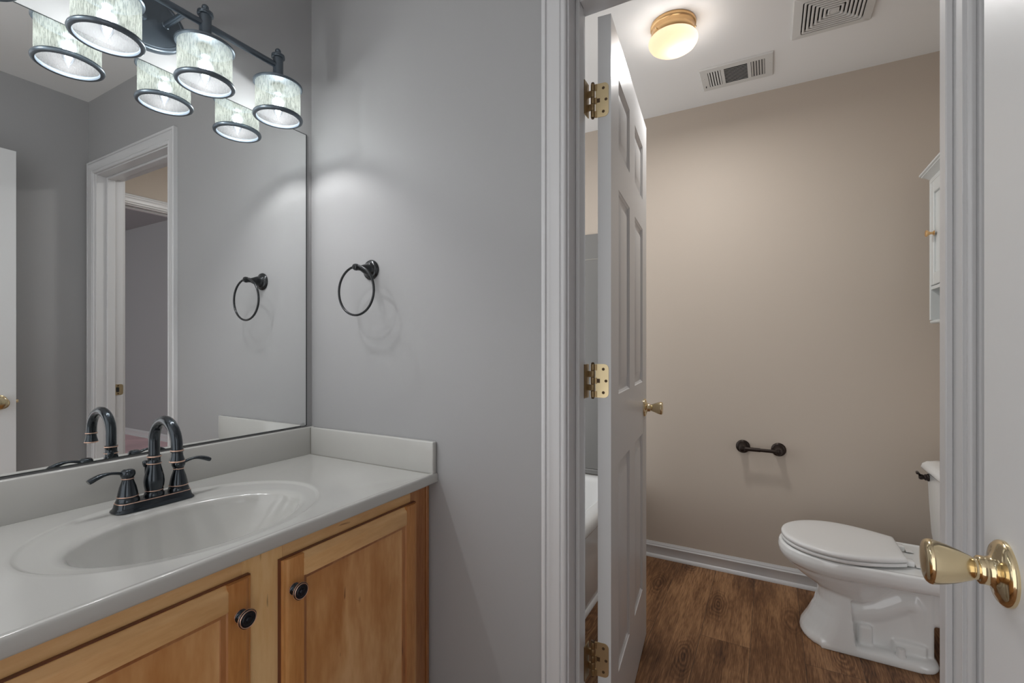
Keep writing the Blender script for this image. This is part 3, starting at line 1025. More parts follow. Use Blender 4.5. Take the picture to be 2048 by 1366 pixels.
# ------------------------------------------------------------------ vanity light
def vanity_light():
    FX, FZ, FY = -0.5022, 1.990, -0.107
    r = empty('vanity_light', (FX, 0, FZ))
    # oval back plate
    bm = B()
    prof = [(1.0, 0), (1.0, 0.006), (0.975, 0.010), (0.93, 0.0125), (0.90, 0.0125), (0.885, 0.0155), (0.865, 0.0160), (0.845, 0.0145), (0.80, 0.0150), (0.6, 0.0165), (0, 0.0175)]
    mt = axis_to((0, -1, 0), (0, 0, -0.004))
    add_lathe(bm, prof, 64, mt, 0.108, 0.077)
    bp = obj('backplate', bm, M['fixture'], r, 40)
    bm = B()
    add_lathe(bm, [(0.004, 0), (0.004, 0.004), (0.0068, 0.008), (0.0075, 0.013), (0.0055, 0.018), (0, 0.020)], 20, axis_to((0, -1, 0), (0.0, -0.016, -0.014)))
    obj('finial', bm, M['fixture'], bp)
    for sx in (-1, 1):
        bm = B()
        add_lathe(bm, [(0.0098, 0), (0.0098, 0.004), (0.0075, 0.006), (0.0070, 0.010), (0.0070, 0.100)], 20, axis_to((0, -1, 0), (sx * 0.054, -0.012, 0)))
        obj('arm', bm, M['fixture'], r)
    bm = B()
    add_tube(bm, [(-0.315, FY, 0), (0.315, FY, 0)], 0.0085, 18)
    obj('bar', bm, M['fixture'], r, 50)
    for i in range(4):
        s = empty('lamp', (-0.3045 + 0.203 * i, FY, 0))
        s.parent = r
        z0, z1 = 1.8400 - FZ, 1.9345 - FZ
        # stem with stacked collars and a ball on top
        bm = B()
        st = [(0.0180, z1 + 0.003), (0.0185, z1 + 0.008), (0.0160, z1 + 0.011), (0.0175, z1 + 0.014), (0.0150, z1 + 0.0175), (0.0140, z1 + 0.019), (0.0140, 0.022), (0.0180, 0.0235), (0.0185, 0.0260), (0.0165, 0.0275),
              (0.0178, 0.029), (0.0178, 0.032), (0.0145, 0.0345), (0.0060, 0.0355), (0.0050, 0.0375), (0.0072, 0.0400), (0.0082, 0.0440), (0.0072, 0.0480), (0.0040, 0.0510), (0, 0.0516)]
        add_lathe(bm, st, 32)
        obj('stem', bm, M['fixture'], s, 40)
        bm = B()
        cap = [(0.0, z1 - 0.001), (0.0590, z1 - 0.001), (0.0590, z1 - 0.004), (0.0640, z1 - 0.0055), (0.0662, z1 - 0.0030), (0.0662, z1 + 0.0005), (0.0635, z1 + 0.0025), (0.0560, z1 + 0.0045), (0.0300, z1 + 0.0065), (0.0180, z1 + 0.0075), (0, z1 + 0.0075)]
        add_lathe(bm, cap, 56)
        obj('top_rim', bm, M['fixture'], s, 40)
        bm = B()
        add_lathe(bm, [(0.0600, z0 + 0.001), (0.0600, z1 - 0.002)], 72)
        obj('glass_shade', bm, M['shade'], s, 60)
        bm = B()
        ring = [(0.0560, z0 - 0.0020), (0.0575, z0 - 0.0058), (0.0620, z0 - 0.0070), (0.0660, z0 - 0.0045), (0.0672, z0 - 0.0005), (0.0660, z0 + 0.0035), (0.0630, z0 + 0.0055), (0.0605, z0 + 0.0050), (0.0585, z0 + 0.0030), (0.0565, z0 + 0.0010), (0.0560, z0 - 0.0020)]
        add_lathe(bm, ring, 64)
        obj('bottom_rim', bm, M['fixture'], s, 50)
        # clear flame-tip bulb hanging from its socket
        bm = B()
        add_lathe(bm, [(0.0, z1 - 0.002), (0.0130, z1 - 0.002), (0.0130, z1 - 0.022), (0.0105, z1 - 0.026), (0, z1 - 0.026)], 24)
        obj('socket', bm, M['fixture'], s)
        zb = z1 - 0.026
        bm = B()
        add_lathe(bm, [(0.0090, zb), (0.0105, zb - 0.008), (0.0150, zb - 0.020), (0.0172, zb - 0.031), (0.0160, zb - 0.043), (0.0120, zb - 0.054), (0.0065, zb - 0.064), (0.0025, zb - 0.072), (0.0010, zb - 0.0765), (0, zb - 0.077)], 24)
        bu = obj('bulb', bm, M['bulb'], s, 60)
        bm = B()
        for k in range(5):
            a = 2 * PI * k / 5
            c, sn = math.cos(a), math.sin(a)
            add_tube(bm, [(0.003 * c, 0.003 * sn, zb - 0.012), (0.0075 * c, 0.0075 * sn, zb - 0.030), (0.0030 * c, 0.0030 * sn, zb - 0.046)], 0.0005, 6)
        obj('filament', bm, M['filament'], s)
        ld = bpy.data.lights.new('bulb_light', 'POINT')
        ld.energy = BULB_W
        ld.color = (1.0, 0.985, 0.97)
        ld.shadow_soft_size = 0.011
        lo = bpy.data.objects.new('bulb_light', ld)
        lo.location = (0, 0, zb - 0.030)
        COL.objects.link(lo)
        lo.parent = s
    tag(r, 'dark metal four-light vanity fixture with streaked glass drum shades above the mirror', 'wall light')
vanity_light()

# ------------------------------------------------------------------ towel ring
def towel_ring():
    r = empty('towel_ring', (0, -0.282, 1.404))
    mt = axis_to((-1, 0, 0))
    bm = B()
    add_lathe(bm, [(0.0310, 0), (0.0318, 0.003), (0.0300, 0.0065), (0.0260, 0.0095), (0.0235, 0.0105), (0.0225, 0.0125), (0.0205, 0.0140), (0.0195, 0.0165), (0.0180, 0.0175), (0.0165, 0.024), (0.0125, 0.034), (0.0090, 0.043), (0.0075, 0.049),
                   (0.0090, 0.0515), (0.0080, 0.0540), (0.0090, 0.0560), (0.0105, 0.060), (0.0105, 0.066), (0.0085, 0.0705), (0.0045, 0.0715), (0.0040, 0.0735), (0, 0.0745)], 36, mt)
    obj('post', bm, M['ring'], r, 40)
    bm = B()
    R = 0.0735
    add_tube(bm, [(-0.063, R * math.sin(2 * PI * k / 64), -R + R * math.cos(2 * PI * k / 64) + 0.002) for k in range(64)], 0.0036, 12, None, True)
    obj('ring', bm, M['ring'], r, 60)
    tag(r, 'dark bronze towel ring mounted on the grey wall', 'towel ring')
towel_ring()

# ------------------------------------------------------------------ toilet room: ceiling lamp
def ceiling_lamp():
    r = empty('ceiling_lamp', (0.858, -1.040, HC))
    bm = B()
    add_lathe(bm, [(0, -0.0005), (0.0845, -0.0005), (0.0860, -0.004), (0.0862, -0.012), (0.0845, -0.015), (0.0815, -0.017), (0.0812, -0.030), (0.0830, -0.033), (0.0832, -0.047), (0.0810, -0.052), (0.0790, -0.052)], 56)
    pan = obj('brass_pan', bm, M['brass_warm'], r, 40)
    for a in (0.4, 2.5, 4.6):
        bm = B()
        add_lathe(bm, [(0.0035, 0), (0.0035, 0.004), (0.0025, 0.006), (0, 0.0065)], 12, axis_to((math.cos(a), math.sin(a), 0), (0.0830 * math.cos(a), 0.0830 * math.sin(a), -0.040)))
        obj('thumb_screw', bm, M['brass'], pan)
    bm = B()
    add_lathe(bm, [(0.0770, -0.046), (0.0800, -0.053), (0.0880, -0.0565), (0.0925, -0.0625), (0.0935, -0.069), (0.0915, -0.077), (0.0850, -0.0870), (0.0720, -0.0960), (0.0520, -0.1030), (0.0260, -0.1068), (0, -0.1078)], 56)
    g = obj('glass_shade', bm, M['opal'], r, 80)
    g['label'] = 'glowing warm white opal glass shade'
    ld = bpy.data.lights.new('lamp_light', 'AREA')
    ld.shape = 'DISK'
    ld.size = 0.15
    ld.energy = CEIL_W
    ld.color = (1.0, 0.985, 0.965)
    lo = bpy.data.objects.new('lamp_light', ld)
    lo.location = (0, 0, -0.1110)
    COL.objects.link(lo)
    lo.parent = r
    ld = bpy.data.lights.new('bulb_light', 'POINT')
    ld.energy = GLOBE_W
    ld.color = (1.0, 0.90, 0.78)
    ld.shadow_soft_size = 0.02
    lo = bpy.data.objects.new('bulb_light', ld)
    lo.location = (0.012, -0.022, -0.062)
    COL.objects.link(lo)
    lo.parent = r
    # the sides of the glass throw their light outwards and up on to the ceiling
    for k in range(8):
        a = PI / 8 + k * PI / 4
        ld = bpy.data.lights.new('side_light', 'AREA')
        ld.shape = 'RECTANGLE'
        ld.size, ld.size_y = 0.07, 0.035
        ld.energy = SIDE_W
        ld.color = (1.0, 0.985, 0.965)
        lo = bpy.data.objects.new('side_light', ld)
        lo.location = (0.098 * math.cos(a), 0.098 * math.sin(a), -0.070)
        lo.rotation_euler = Vector((math.cos(a), math.sin(a), 0.45)).to_track_quat('-Z', 'Z').to_euler()
        COL.objects.link(lo)
        lo.parent = r
    tag(r, 'small brass flush ceiling lamp with a glowing opal glass shade', 'ceiling light')
ceiling_lamp()

# ------------------------------------------------------------------ vents
def supply_register():
    r = empty('air_vent', (1.336, -1.2385, HC))
    hx, hy = 0.100, 0.1525
    bm = B()
    # pan-shaped face plate with three cut-outs
    xi = 0.066
    banks = [(-0.118, -0.062), (-0.048, 0.048), (0.062, 0.118)]
    ys = [-hy] + [v for b in banks for v in b] + [hy]
    zf = -0.007
    for a, b in ((-hx + 0.004, -xi), (xi, hx - 0.004)):
        add_box(bm, (a, -hy + 0.004, zf), (b, hy - 0.004, zf + 0.0015))
    for a, b in ((-hy + 0.004, banks[0][0]), (banks[0][1], banks[1][0]), (banks[1][1], banks[2][0]), (banks[2][1], hy - 0.004)):
        add_box(bm, (-xi, a, zf), (xi, b, zf + 0.0015))
    add_loft(bm, [[(-hx + 0.004, -hy + 0.004, zf), (hx - 0.004, -hy + 0.004, zf), (hx - 0.004, hy - 0.004, zf), (-hx + 0.004, hy - 0.004, zf)],
                  [(-hx, -hy, -0.0005), (hx, -hy, -0.0005), (hx, hy, -0.0005), (-hx, hy, -0.0005)]], False, False)
    fr = obj('vent_frame', bm, M['vent'], r)
    for yy in (-hy + 0.016, hy - 0.016):
        bm = B()
        add_lathe(bm, [(0.0042, 0), (0.0035, 0.001), (0, 0.0013)], 14, axis_to((0, 0, -1), (-0.02, yy, zf)))
        obj('screw', bm, M['vent'], fr)
    bm = B()
    add_box(bm, (-hx + 0.006, -hy + 0.006, -0.0012), (hx - 0.006, hy - 0.006, -0.0004))
    obj('duct', bm, M['dark'], r)
    for bi, (a, b) in enumerate(banks):
        bm = B()
        if bi == 1:
            n = 11
            for k in range(n):
                x = -xi + (2 * xi) * (k + 0.5) / n
                add_box(bm, (-0.0022, a, -0.0007), (0.0022, b, 0.0007), 0, T3(x, 0, zf + 0.003) @ Matrix.Rotation(-0.5, 4, 'Y'))
        else:
            n = 5
            for k in range(n):
                y = a + (b - a) * (k + 0.5) / n
                add_box(bm, (-xi, -0.0038, -0.0007), (xi, 0.0038, 0.0007), 0, T3(0, y, zf + 0.002) @ Matrix.Rotation(-0.35 if bi == 0 else 0.35, 4, 'X'))
        obj('louvers', bm, M['vent'], r)
    bm = B()
    add_box(bm, (0.050, 0.132, -0.014), (0.054, 0.136, zf), 0.0008)
    obj('lever', bm, M['dark'], r)
    tag(r, 'white ceiling air register with three banks of louvers beside the lamp', 'air vent')
supply_register()

def exhaust_grille():
    cx, cy = 1.055, -1.586
    r = empty('exhaust_vent', (cx, cy, HC))
    h = 0.134
    def sq(hh, rad, z, n=4):
        pts = []
        for (sx, sy, a0) in ((1, 1, 0), (-1, 1, PI / 2), (-1, -1, PI), (1, -1, 1.5 * PI)):
            for k in range(n + 1):
                a = a0 + PI / 2 * k / n
                pts.append((sx * (hh - rad) + rad * math.cos(a), sy * (hh - rad) + rad * math.sin(a), z))
        return pts
    bm = B()
    add_loft(bm, [sq(h, 0.006, -0.0004), sq(h, 0.006, -0.006), sq(h - 0.004, 0.006, -0.010), sq(0.102, 0.008, -0.013), sq(0.102, 0.008, -0.004)], False, False)
    obj('vent_frame', bm, M['vent'], r)
    bm = B()
    add_box(bm, (-0.104, -0.104, -0.0035), (0.104, 0.104, -0.0015))
    obj('duct', bm, M['dark'], r)
    bm = B()
    n = 7
    for k in range(n):
        ho = 0.0975 - 0.0132 * k
        hi = ho - 0.0078
        if hi < 0.008:
            break
        add_loft(bm, [sq(ho, 0.007, -0.004), sq(ho, 0.007, -0.0128), sq(ho - 0.001, 0.007, -0.0136), sq(hi + 0.001, 0.006, -0.0136), sq(hi, 0.006, -0.0128), sq(hi, 0.006, -0.004)], False, False)
    add_loft(bm, [sq(0.012, 0.003, -0.004), sq(0.012, 0.003, -0.0136)], False, True)
    for a in (0, 1, 2, 3):
        Rm = Matrix.Rotation(a * PI / 2 + PI / 4, 4, 'Z')
        add_box(bm, (0.008, -0.0018, -0.0085), (0.140, 0.0018, -0.0045), 0, Rm)
    obj('louvers', bm, M['vent'], r)
    tag(r, 'square white exhaust fan grille with concentric slots on the ceiling', 'exhaust vent')
exhaust_grille()

# ------------------------------------------------------------------ toilet paper holder
def paper_holder():
    r = empty('toilet_paper_holder', (XB, -1.335, 0.655))
    for sy in (1, -1):
        bm = B()
        add_lathe(bm, [(0.0320, 0), (0.0330, 0.003), (0.0310, 0.007), (0.0260, 0.010), (0.0220, 0.011), (0.0210, 0.014), (0.0190, 0.016), (0.0185, 0.020), (0.0170, 0.022), (0.0150, 0.032), (0.0120, 0.044), (0.0100, 0.052),
                       (0.0135, 0.054), (0.0150, 0.058), (0.0150, 0.068), (0.0135, 0.072), (0.0100, 0.0735), (0.0095, 0.0760), (0.0070, 0.0770), (0, 0.0775)], 32, axis_to((-1, 0, 0), (0, sy * 0.079, 0)))
        obj('post', bm, M['bronze_warm'], r, 40)
    bm = B()
    add_tube(bm, [(-0.063, 0.079, 0), (-0.063, 0.0, 0)], 0.0098, 16)
    add_tube(bm, [(-0.063, 0.004, 0), (-0.063, -0.079, 0)], 0.0084, 16)
    obj('roller', bm, M['bronze_warm'], r, 50)
    tag(r, 'empty dark bronze toilet paper holder on the beige wall', 'toilet paper holder')
paper_holder()

# ------------------------------------------------------------------ toilet
TXC = 1.215
def egg(z, yf, yb, hw, hb, ym=None, n=64, ex=0.72, ins=0.0):
    """plan outline: rounded nose at yf, squarer tail of half width hb at yb, widest hw at ym"""
    if ym is None:
        ym = yf - 0.19
    pts = []
    for k in range(n):
        a = 2 * PI * k / n
        c, s = math.cos(a), math.sin(a)
        if s >= 0:
            x = hw * (abs(c) ** 0.95) * (1 if c > 0 else -1)
            y = ym + (yf - ym) * s
        else:
            t = abs(s) ** ex
            cc = abs(c) ** ex
            wdt = hw + (hb - hw) * (t ** 1.35)
            x = wdt * cc * (1 if c > 0 else -1)
            if cc > 0.98:
                x = wdt * (1 if c > 0 else -1)
            y = ym - (ym - yb) * t
        pts.append((x * (1 - ins), y, z))
    return pts

def toilet():
    r = empty('toilet', (TXC, -1.75, 0))
    oy = -1.75
    def E(z, yf, yb, hw, hb, ym, ex=0.72):
        return egg(z, yf - oy, yb - oy, hw, hb, ym - oy, 64, ex)
    bm = B()
    # rim, deck and bowl
    rings = [E(0.3560, -1.430, -2.085, 0.165, 0.140, -1.62, 0.4), E(0.3600, -1.420, -2.095, 0.176, 0.150, -1.62, 0.4), E(0.3560, -1.410, -2.10, 0.185, 0.160, -1.62, 0.4), E(0.335, -1.406, -2.10, 0.188, 0.160, -1.62, 0.4), E(0.318, -1.409, -2.10, 0.186, 0.158, -1.62, 0.4),
             E(0.302, -1.418, -2.095, 0.178, 0.150, -1.62, 0.42), E(0.292, -1.432, -2.08, 0.166, 0.130, -1.62, 0.5)]
    add_loft(bm, rings)
    bowl = [E(0.330, -1.42, -1.86, 0.172, 0.10, -1.62, 0.8), E(0.300, -1.425, -1.85, 0.165, 0.10, -1.62, 0.85), E(0.275, -1.445, -1.84, 0.155, 0.09, -1.62, 0.9), E(0.250, -1.475, -1.825, 0.142, 0.08, -1.63, 0.95), E(0.225, -1.515, -1.81, 0.126, 0.07, -1.64, 1),
            E(0.200, -1.555, -1.785, 0.105, 0.06, -1.66, 1), E(0.180, -1.59, -1.755, 0.078, 0.05, -1.67, 1), E(0.168, -1.63, -1.72, 0.04, 0.03, -1.675, 1)]
    add_loft(bm, bowl)
    # front column of the pedestal
    def RR(z, yf, yb, hw, rf):
        pts = []
        y0, y1 = yb - oy, yf - oy
        n = 14
        for k in range(n + 1):
            a = PI * k / n
            pts.append((hw * math.cos(a) ** 1 if True else 0, y1 - rf + rf * math.sin(a), z))
        pts.append((-hw, y0, z))
        pts.append((hw, y0, z))
        return pts
    add_loft(bm, [RR(0.0, -1.487, -1.66, 0.128, 0.100), RR(0.012, -1.483, -1.66, 0.131, 0.100), RR(0.03, -1.487, -1.66, 0.130, 0.098), RR(0.07, -1.510, -1.655, 0.126, 0.09), RR(0.12, -1.533, -1.65, 0.120, 0.08), RR(0.165, -1.545, -1.648, 0.114, 0.07), RR(0.20, -1.545, -1.645, 0.110, 0.065), RR(0.26, -1.535, -1.645, 0.106, 0.06)])
    # foot flange, core and trapway
    def FF(z, hw, e):
        pts = []
        y0, y1 = -1.909 - oy + e, -1.55 - oy
        rc = 0.065
        pts += [(hw, y1, z), (-hw, y1, z)]
        for k in range(7):
            a = PI + PI / 2 * k / 6
            pts.append((-hw + rc + rc * math.cos(a), y0 + rc + rc * math.sin(a), z))
        for k in range(7):
            a = 1.5 * PI + PI / 2 * k / 6
            pts.append((hw - rc + rc * math.cos(a), y0 + rc + rc * math.sin(a), z))
        return list(reversed(pts))
    add_loft(bm, [FF(0.0, 0.129, 0.0), FF(0.014, 0.131, -0.002), FF(0.026, 0.128, 0.004), FF(0.034, 0.118, 0.012), FF(0.037, 0.100, 0.02)])
    add_box(bm, (-0.076, -1.898 - oy, 0.0), (0.076, -1.60 - oy, 0.31), 0.012, None, 3)
    add_box(bm, (-0.070, -2.05 - oy, 0.142), (0.062, -1.80 - oy, 0.32), 0.02, None, 3)
    for sx in (-1, 1):
        tp = [(sx * 0.040, y - oy, z) for y, z in ((-1.60, 0.150), (-1.645, 0.142), (-1.69, 0.145), (-1.735, 0.162), (-1.775, 0.188), (-1.810, 0.212), (-1.835, 0.218), (-1.850, 0.198), (-1.852, 0.160), (-1.852, 0.10))]
        add_tube(bm, tp, [0.05] * 7 + [0.046, 0.042, 0.036], 18)
        add_box(bm, (min(sx * 0.04, sx * 0.090), -1.875 - oy, 0.02), (max(sx * 0.04, sx * 0.090), -1.775 - oy, 0.078), 0.010, None, 2)
        add_box(bm, (min(sx * 0.04, sx * 0.096), -1.715 - oy, 0.02), (max(sx * 0.04, sx * 0.096), -1.672 - oy, 0.110), 0.010, None, 2)
    bmesh.ops.recalc_face_normals(bm, faces=list(bm.faces))
    bw = obj('bowl', bm, M['ceramic'], r, 180, True)
    md = bw.modifiers.new('blend', 'REMESH')
    md.mode = 'VOXEL'
    md.voxel_size = 0.004
    md.use_smooth_shade = True
    sm = bw.modifiers.new('soften', 'SMOOTH')
    sm.factor = 0.5
    sm.iterations = 5
    # bolt caps
    for sx in (-1, 1):
        bm = B()
        add_lathe(bm, [(0.0165, 0.030), (0.0160, 0.036), (0.0135, 0.041), (0.0130, 0.056), (0.0115, 0.061), (0, 0.062)], 24, T3(sx * 0.106, -1.795 - oy, 0.0))
        obj('bolt_cap', bm, M['seat'], r, 40)
    # embossed maker's lettering on the side, kept as small raised strokes
    # seat and lid
    def seat_ring(z, d):
        yf, yb, hw, hb, ym = -1.419 - d, -1.812 + d, 0.186 - d, 0.112 - d, -1.615
        n = 72
        pts = []
        for k in range(n):
            a = 2 * PI * k / n
            c, s = math.cos(a), math.sin(a)
            if s >= 0:
                x, y = hw * c, ym + (yf - ym) * s
            else:
                # sides curve in to a straight tail
                q = abs(a - 1.5 * PI) / (PI / 2)          # 1 at the sides, 0 at the middle of the tail
                sg = 1 if c > 0 else -1
                if q < 0.22:
                    x, y = sg * hb * (q / 0.22), yb
                else:
                    t = (1 - q) / 0.78
                    wv = hw + (hb - hw) * (t ** 1.7)
                    y = ym - (ym - yb) * t
                    if t > 0.985:
                        y = yb
                    x = sg * wv
            pts.append((x, y - oy, z))
        return pts
    bm = B()
    add_loft(bm, [seat_ring(0.3605, 0.012), seat_ring(0.3622, 0.010), seat_ring(0.3628, 0.003), seat_ring(0.366, 0.0), seat_ring(0.372, 0.0), seat_ring(0.3755, 0.002), seat_ring(0.3765, 0.008), seat_ring(0.3780, 0.011)])
    obj('seat', bm, M['seat'], r, 45)
    bm = B()
    add_loft(bm, [seat_ring(0.3779, 0.011), seat_ring(0.3795, 0.008), seat_ring(0.3802, 0.001), seat_ring(0.383, -0.001), seat_ring(0.389, -0.001), seat_ring(0.3935, 0.001), seat_ring(0.3965, 0.006), seat_ring(0.3980, 0.016), seat_ring(0.3990, 0.04), seat_ring(0.3995, 0.08)])
    obj('lid', bm, M['seat'], r, 45)
    for sx in (-1, 1):
        bm = B()
        add_box(bm, (sx * 0.074 - 0.018, -1.838 - oy, 0.3605), (sx * 0.074 + 0.018, -1.806 - oy, 0.3800), 0.004, None, 2)
        add_box(bm, (sx * 0.074 - 0.016, -1.866 - oy, 0.3602), (sx * 0.074 + 0.016, -1.842 - oy, 0.3630), 0.001, None, 1)
        obj('seat_hinge', bm, M['seat'], r)
    # tank
    def rr(z, hx, y0, y1, rad, n=6, bow=0.0):
        pts = []
        for cx, cy, a0 in ((hx - rad, y1 - rad, 0), (-hx + rad, y1 - rad, PI / 2), (-hx + rad, y0 + rad, PI), (hx - rad, y0 + rad, 1.5 * PI)):
            for k in range(n + 1):
                a = a0 + PI / 2 * k / n
                pts.append((cx + rad * math.cos(a), cy + rad * math.sin(a) - oy, z))
        return pts
    bm = B()
    add_loft(bm, [rr(0.366, 0.175, -2.115, -1.955, 0.03), rr(0.372, 0.185, -2.118, -1.948, 0.035), rr(0.42, 0.196, -2.118, -1.942, 0.035), rr(0.55, 0.204, -2.118, -1.936, 0.035), rr(0.660, 0.208, -2.118, -1.932, 0.035), rr(0.668, 0.208, -2.118, -1.932, 0.035)])
    obj('tank', bm, M['ceramic'], r, 40)
    bm = B()
    add_loft(bm, [rr(0.666, 0.212, -2.122, -1.926, 0.035), rr(0.668, 0.219, -2.125, -1.918, 0.036), rr(0.676, 0.222, -2.126, -1.914, 0.038), rr(0.690, 0.219, -2.126, -1.918, 0.04), rr(0.700, 0.210, -2.122, -1.928, 0.045), rr(0.706, 0.192, -2.115, -1.946, 0.05), rr(0.709, 0.15, -2.10, -1.975, 0.04)])
    obj('tank_lid', bm, M['ceramic'], r, 50)
    # flush lever on the tank front, far side
    fl = empty('flush_lever', (0.155, -1.933 - oy, 0.640))
    fl.parent = r
    fl['label'] = 'dark bronze flush lever'
    bm = B()
    add_lathe(bm, [(0.0150, 0), (0.0150, 0.004), (0.0120, 0.008), (0.0130, 0.0115), (0.0100, 0.014), (0.0085, 0.017), (0.0105, 0.021), (0.0110, 0.026), (0.0085, 0.031), (0, 0.033)], 24, axis_to((0, 1, 0)))
    obj('lever_base', bm, M['bronze_warm'], fl, 40)
    bm = B()
    add_tube(bm, [(0.002, 0.026, 0.003), (-0.012, 0.034, 0.014), (-0.026, 0.042, 0.022), (-0.046, 0.046, 0.022)], [0.005, 0.0042, 0.0058, 0.0040], 12)
    obj('lever_arm', bm, M['bronze_warm'], fl, 60)
    tag(r, 'white two-piece toilet with closed lid beside the beige wall', 'toilet')
toilet()

# ------------------------------------------------------------------ cabinet over the toilet
def over_toilet_cabinet():
    zb, zt = 1.272, 1.845
    yf = -1.968
    r = empty('wall_cabinet', (TXC, YT, zb))
    o = Vector(r.location)
    def bx(bm, lo, hi, bev=0.001):
        add_box(bm, Vector(lo) - o, Vector(hi) - o, bev, None, 1)
    x0, x1 = 0.990, 1.440
    bm = B()
    bx(bm, (x0, YT + 0.002, zb), (x0 + 0.016, yf + 0.018, zt))
    bx(bm, (x1 - 0.016, YT + 0.002, zb), (x1, yf + 0.018, zt))
    bx(bm, (x0 + 0.016, YT + 0.002, zb), (x1 - 0.016, YT + 0.008, zt), 0)
    bx(bm, (x0 + 0.016, YT + 0.008, zt - 0.016), (x1 - 0.016, yf + 0.018, zt), 0)
    obj('cabinet_body', bm, M['cab_white'], r)
    bm = B()
    bx(bm, (x0 + 0.016, YT + 0.008, 1.395), (x1 - 0.016, yf + 0.016, 1.409))
    obj('shelf', bm, M['cab_white'], r)
    bm = B()
    bx(bm, (x0 - 0.012, YT + 0.002, zb - 0.014), (x1 + 0.012, yf + 0.014, zb), 0.004)
    obj('bottom_ledge', bm, M['cab_white'], r)
    # crown, mitred round front and both ends
    prof = [(0, 0), (0.006, 0.002), (0.008, 0.008), (0.006, 0.010), (0.012, 0.014), (0.028, 0.030), (0.036, 0.034), (0.036, 0.038), (0.042, 0.041), (0.042, 0.048), (0, 0.048)]
    bm = B()
    path = [((x0, YT + 0.002), (-1, 0)), ((x0, yf), (-1, 1)), ((x1, yf), (1, 1)), ((x1, YT + 0.002), (1, 0))]
    rings = [[Vector((p[0] + u * q[0], p[1] + u * q[1], zt - 0.010 + v)) - o for u, v in prof] for p, q in path]
    add_loft(bm, rings)
    obj('crown', bm, M['cab_white'], r)
    bm = B()
    bx(bm, (x0, YT + 0.004, zt), (x1, yf - 0.002, zt + 0.036), 0)
    obj('top_board', bm, M['cab_white'], r)
    # single framed door
    d = empty('door', Vector((x0 + 0.002, yf, 1.412)) - o)
    d.parent = r
    W, H = x1 - x0 - 0.004, zt - 0.014 - 1.412
    bm = B()
    fw = 0.05
    for lo, hi in (((0, 0, 0), (fw, 0.017, H)), ((W - fw, 0, 0), (W, 0.017, H)), ((fw, 0, 0), (W - fw, 0.017, fw)), ((fw, 0, H - fw), (W - fw, 0.017, H))):
        add_box(bm, lo, hi, 0.002, None, 1)
    obj('door_frame', bm, M['cab_white'], d)
    bm = B()
    add_box(bm, (fw, 0.004, fw), (W - fw, 0.010, H - fw))
    obj('panel', bm, M['cab_white'], d)
    bm = B()
    add_lathe(bm, [(0.0095, 0), (0.0095, 0.002), (0.0060, 0.004), (0.0050, 0.010), (0.0060, 0.014), (0.0110, 0.020), (0.0135, 0.023), (0.0135, 0.0255), (0.0110, 0.0275), (0, 0.0285)], 28, axis_to((0, 1, 0), (W - 0.060, 0.017, 1.618 - 1.412)))
    k = obj('knob', bm, M['brass_warm'], d, 40)
    k['label'] = 'small brass knob'
    tag(r, 'white wall cabinet with crown moulding hung above the toilet', 'cabinet')
over_toilet_cabinet()

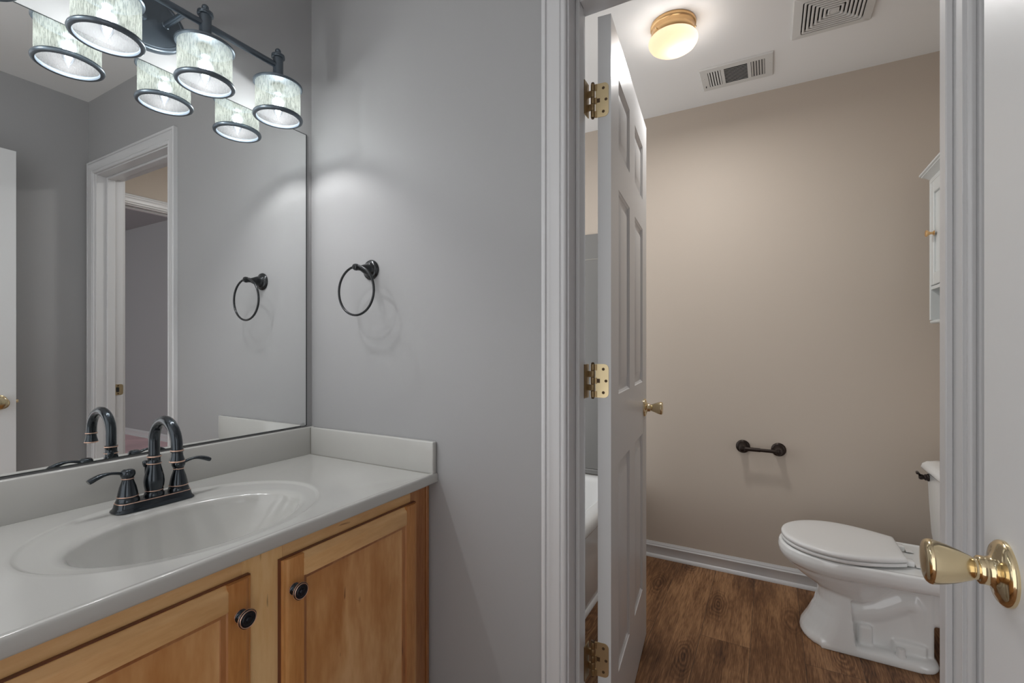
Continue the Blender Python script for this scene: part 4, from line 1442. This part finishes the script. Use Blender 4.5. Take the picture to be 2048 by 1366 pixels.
# ------------------------------------------------------------------ bathtub and surround
def bathtub():
    x0, x1, y0, y1, zr = TW + 0.002, XB - 0.002, -0.700, YB - 0.002, 0.408
    r = empty('bathtub', ((x0 + x1) / 2, (y0 + y1) / 2, 0))
    hx, hy = (x1 - x0) / 2, (y1 - y0) / 2
    def rr(hx, hy, rad, z, dy=0.0, n=8):
        pts = []
        for cx, cy, a0 in ((hx - rad, hy - rad, 0), (-hx + rad, hy - rad, PI / 2), (-hx + rad, -hy + rad, PI), (hx - rad, -hy + rad, 1.5 * PI)):
            for k in range(n + 1):
                a = a0 + PI / 2 * k / n
                pts.append((cx + rad * math.cos(a), cy + rad * math.sin(a) + dy, z))
        return pts
    bm = B()
    add_loft(bm, [rr(hx - 0.03, hy - 0.03, 0.002, 0.0), rr(hx - 0.022, hy - 0.022, 0.002, 0.05), rr(hx - 0.022, hy - 0.022, 0.002, 0.34), rr(hx - 0.004, hy - 0.004, 0.006, 0.352), rr(hx, hy, 0.008, 0.362), rr(hx, hy, 0.010, 0.390), rr(hx - 0.006, hy - 0.006, 0.014, 0.402), rr(hx - 0.018, hy - 0.018, 0.02, 0.408),
                  rr(hx - 0.055, hy - 0.060, 0.10, 0.408), rr(hx - 0.070, hy - 0.072, 0.11, 0.400), rr(hx - 0.080, hy - 0.080, 0.12, 0.380), rr(hx - 0.13, hy - 0.11, 0.14, 0.14), rr(hx - 0.17, hy - 0.15, 0.14, 0.075), rr(hx - 0.25, hy - 0.22, 0.12, 0.065)], True, True)
    obj('tub_shell', bm, M['tub'], r, 40)
    bm = B()
    add_prism(bm, [(0, 0), (-0.016, 0), (-0.015, 0.008), (-0.009, 0.015), (0, 0.017)], -hx, hx, lambda u, v, d: Vector((d, -hy + 0.030 + u, v)))
    obj('base_strip', bm, M['trim'], r)
    tag(r, 'white bathtub glimpsed through the gap behind the open door', 'bathtub')
bathtub()

def surround():
    r = empty('tub_surround', (XB, (YB - 0.69) / 2, 0.41))
    o = Vector(r.location)
    zt = 1.828
    def bx(bm, lo, hi, bev=0.002):
        add_box(bm, Vector(lo) - o, Vector(hi) - o, bev, None, 1)
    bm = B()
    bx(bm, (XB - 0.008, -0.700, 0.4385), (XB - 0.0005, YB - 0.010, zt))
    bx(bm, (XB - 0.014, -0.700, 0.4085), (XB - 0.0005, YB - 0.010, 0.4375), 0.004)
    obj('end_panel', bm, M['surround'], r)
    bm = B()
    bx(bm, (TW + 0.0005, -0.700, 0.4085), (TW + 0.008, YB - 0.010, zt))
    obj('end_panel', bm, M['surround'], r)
    bm = B()
    bx(bm, (XB - 0.0092, -0.700, 1.676), (XB - 0.0078, YB - 0.010, 1.682), 0)
    obj('groove', bm, M['grout'], r)
    tag(r, 'white bath surround panels on the walls above the tub, coloured dark for shade', 'tub surround')
surround()
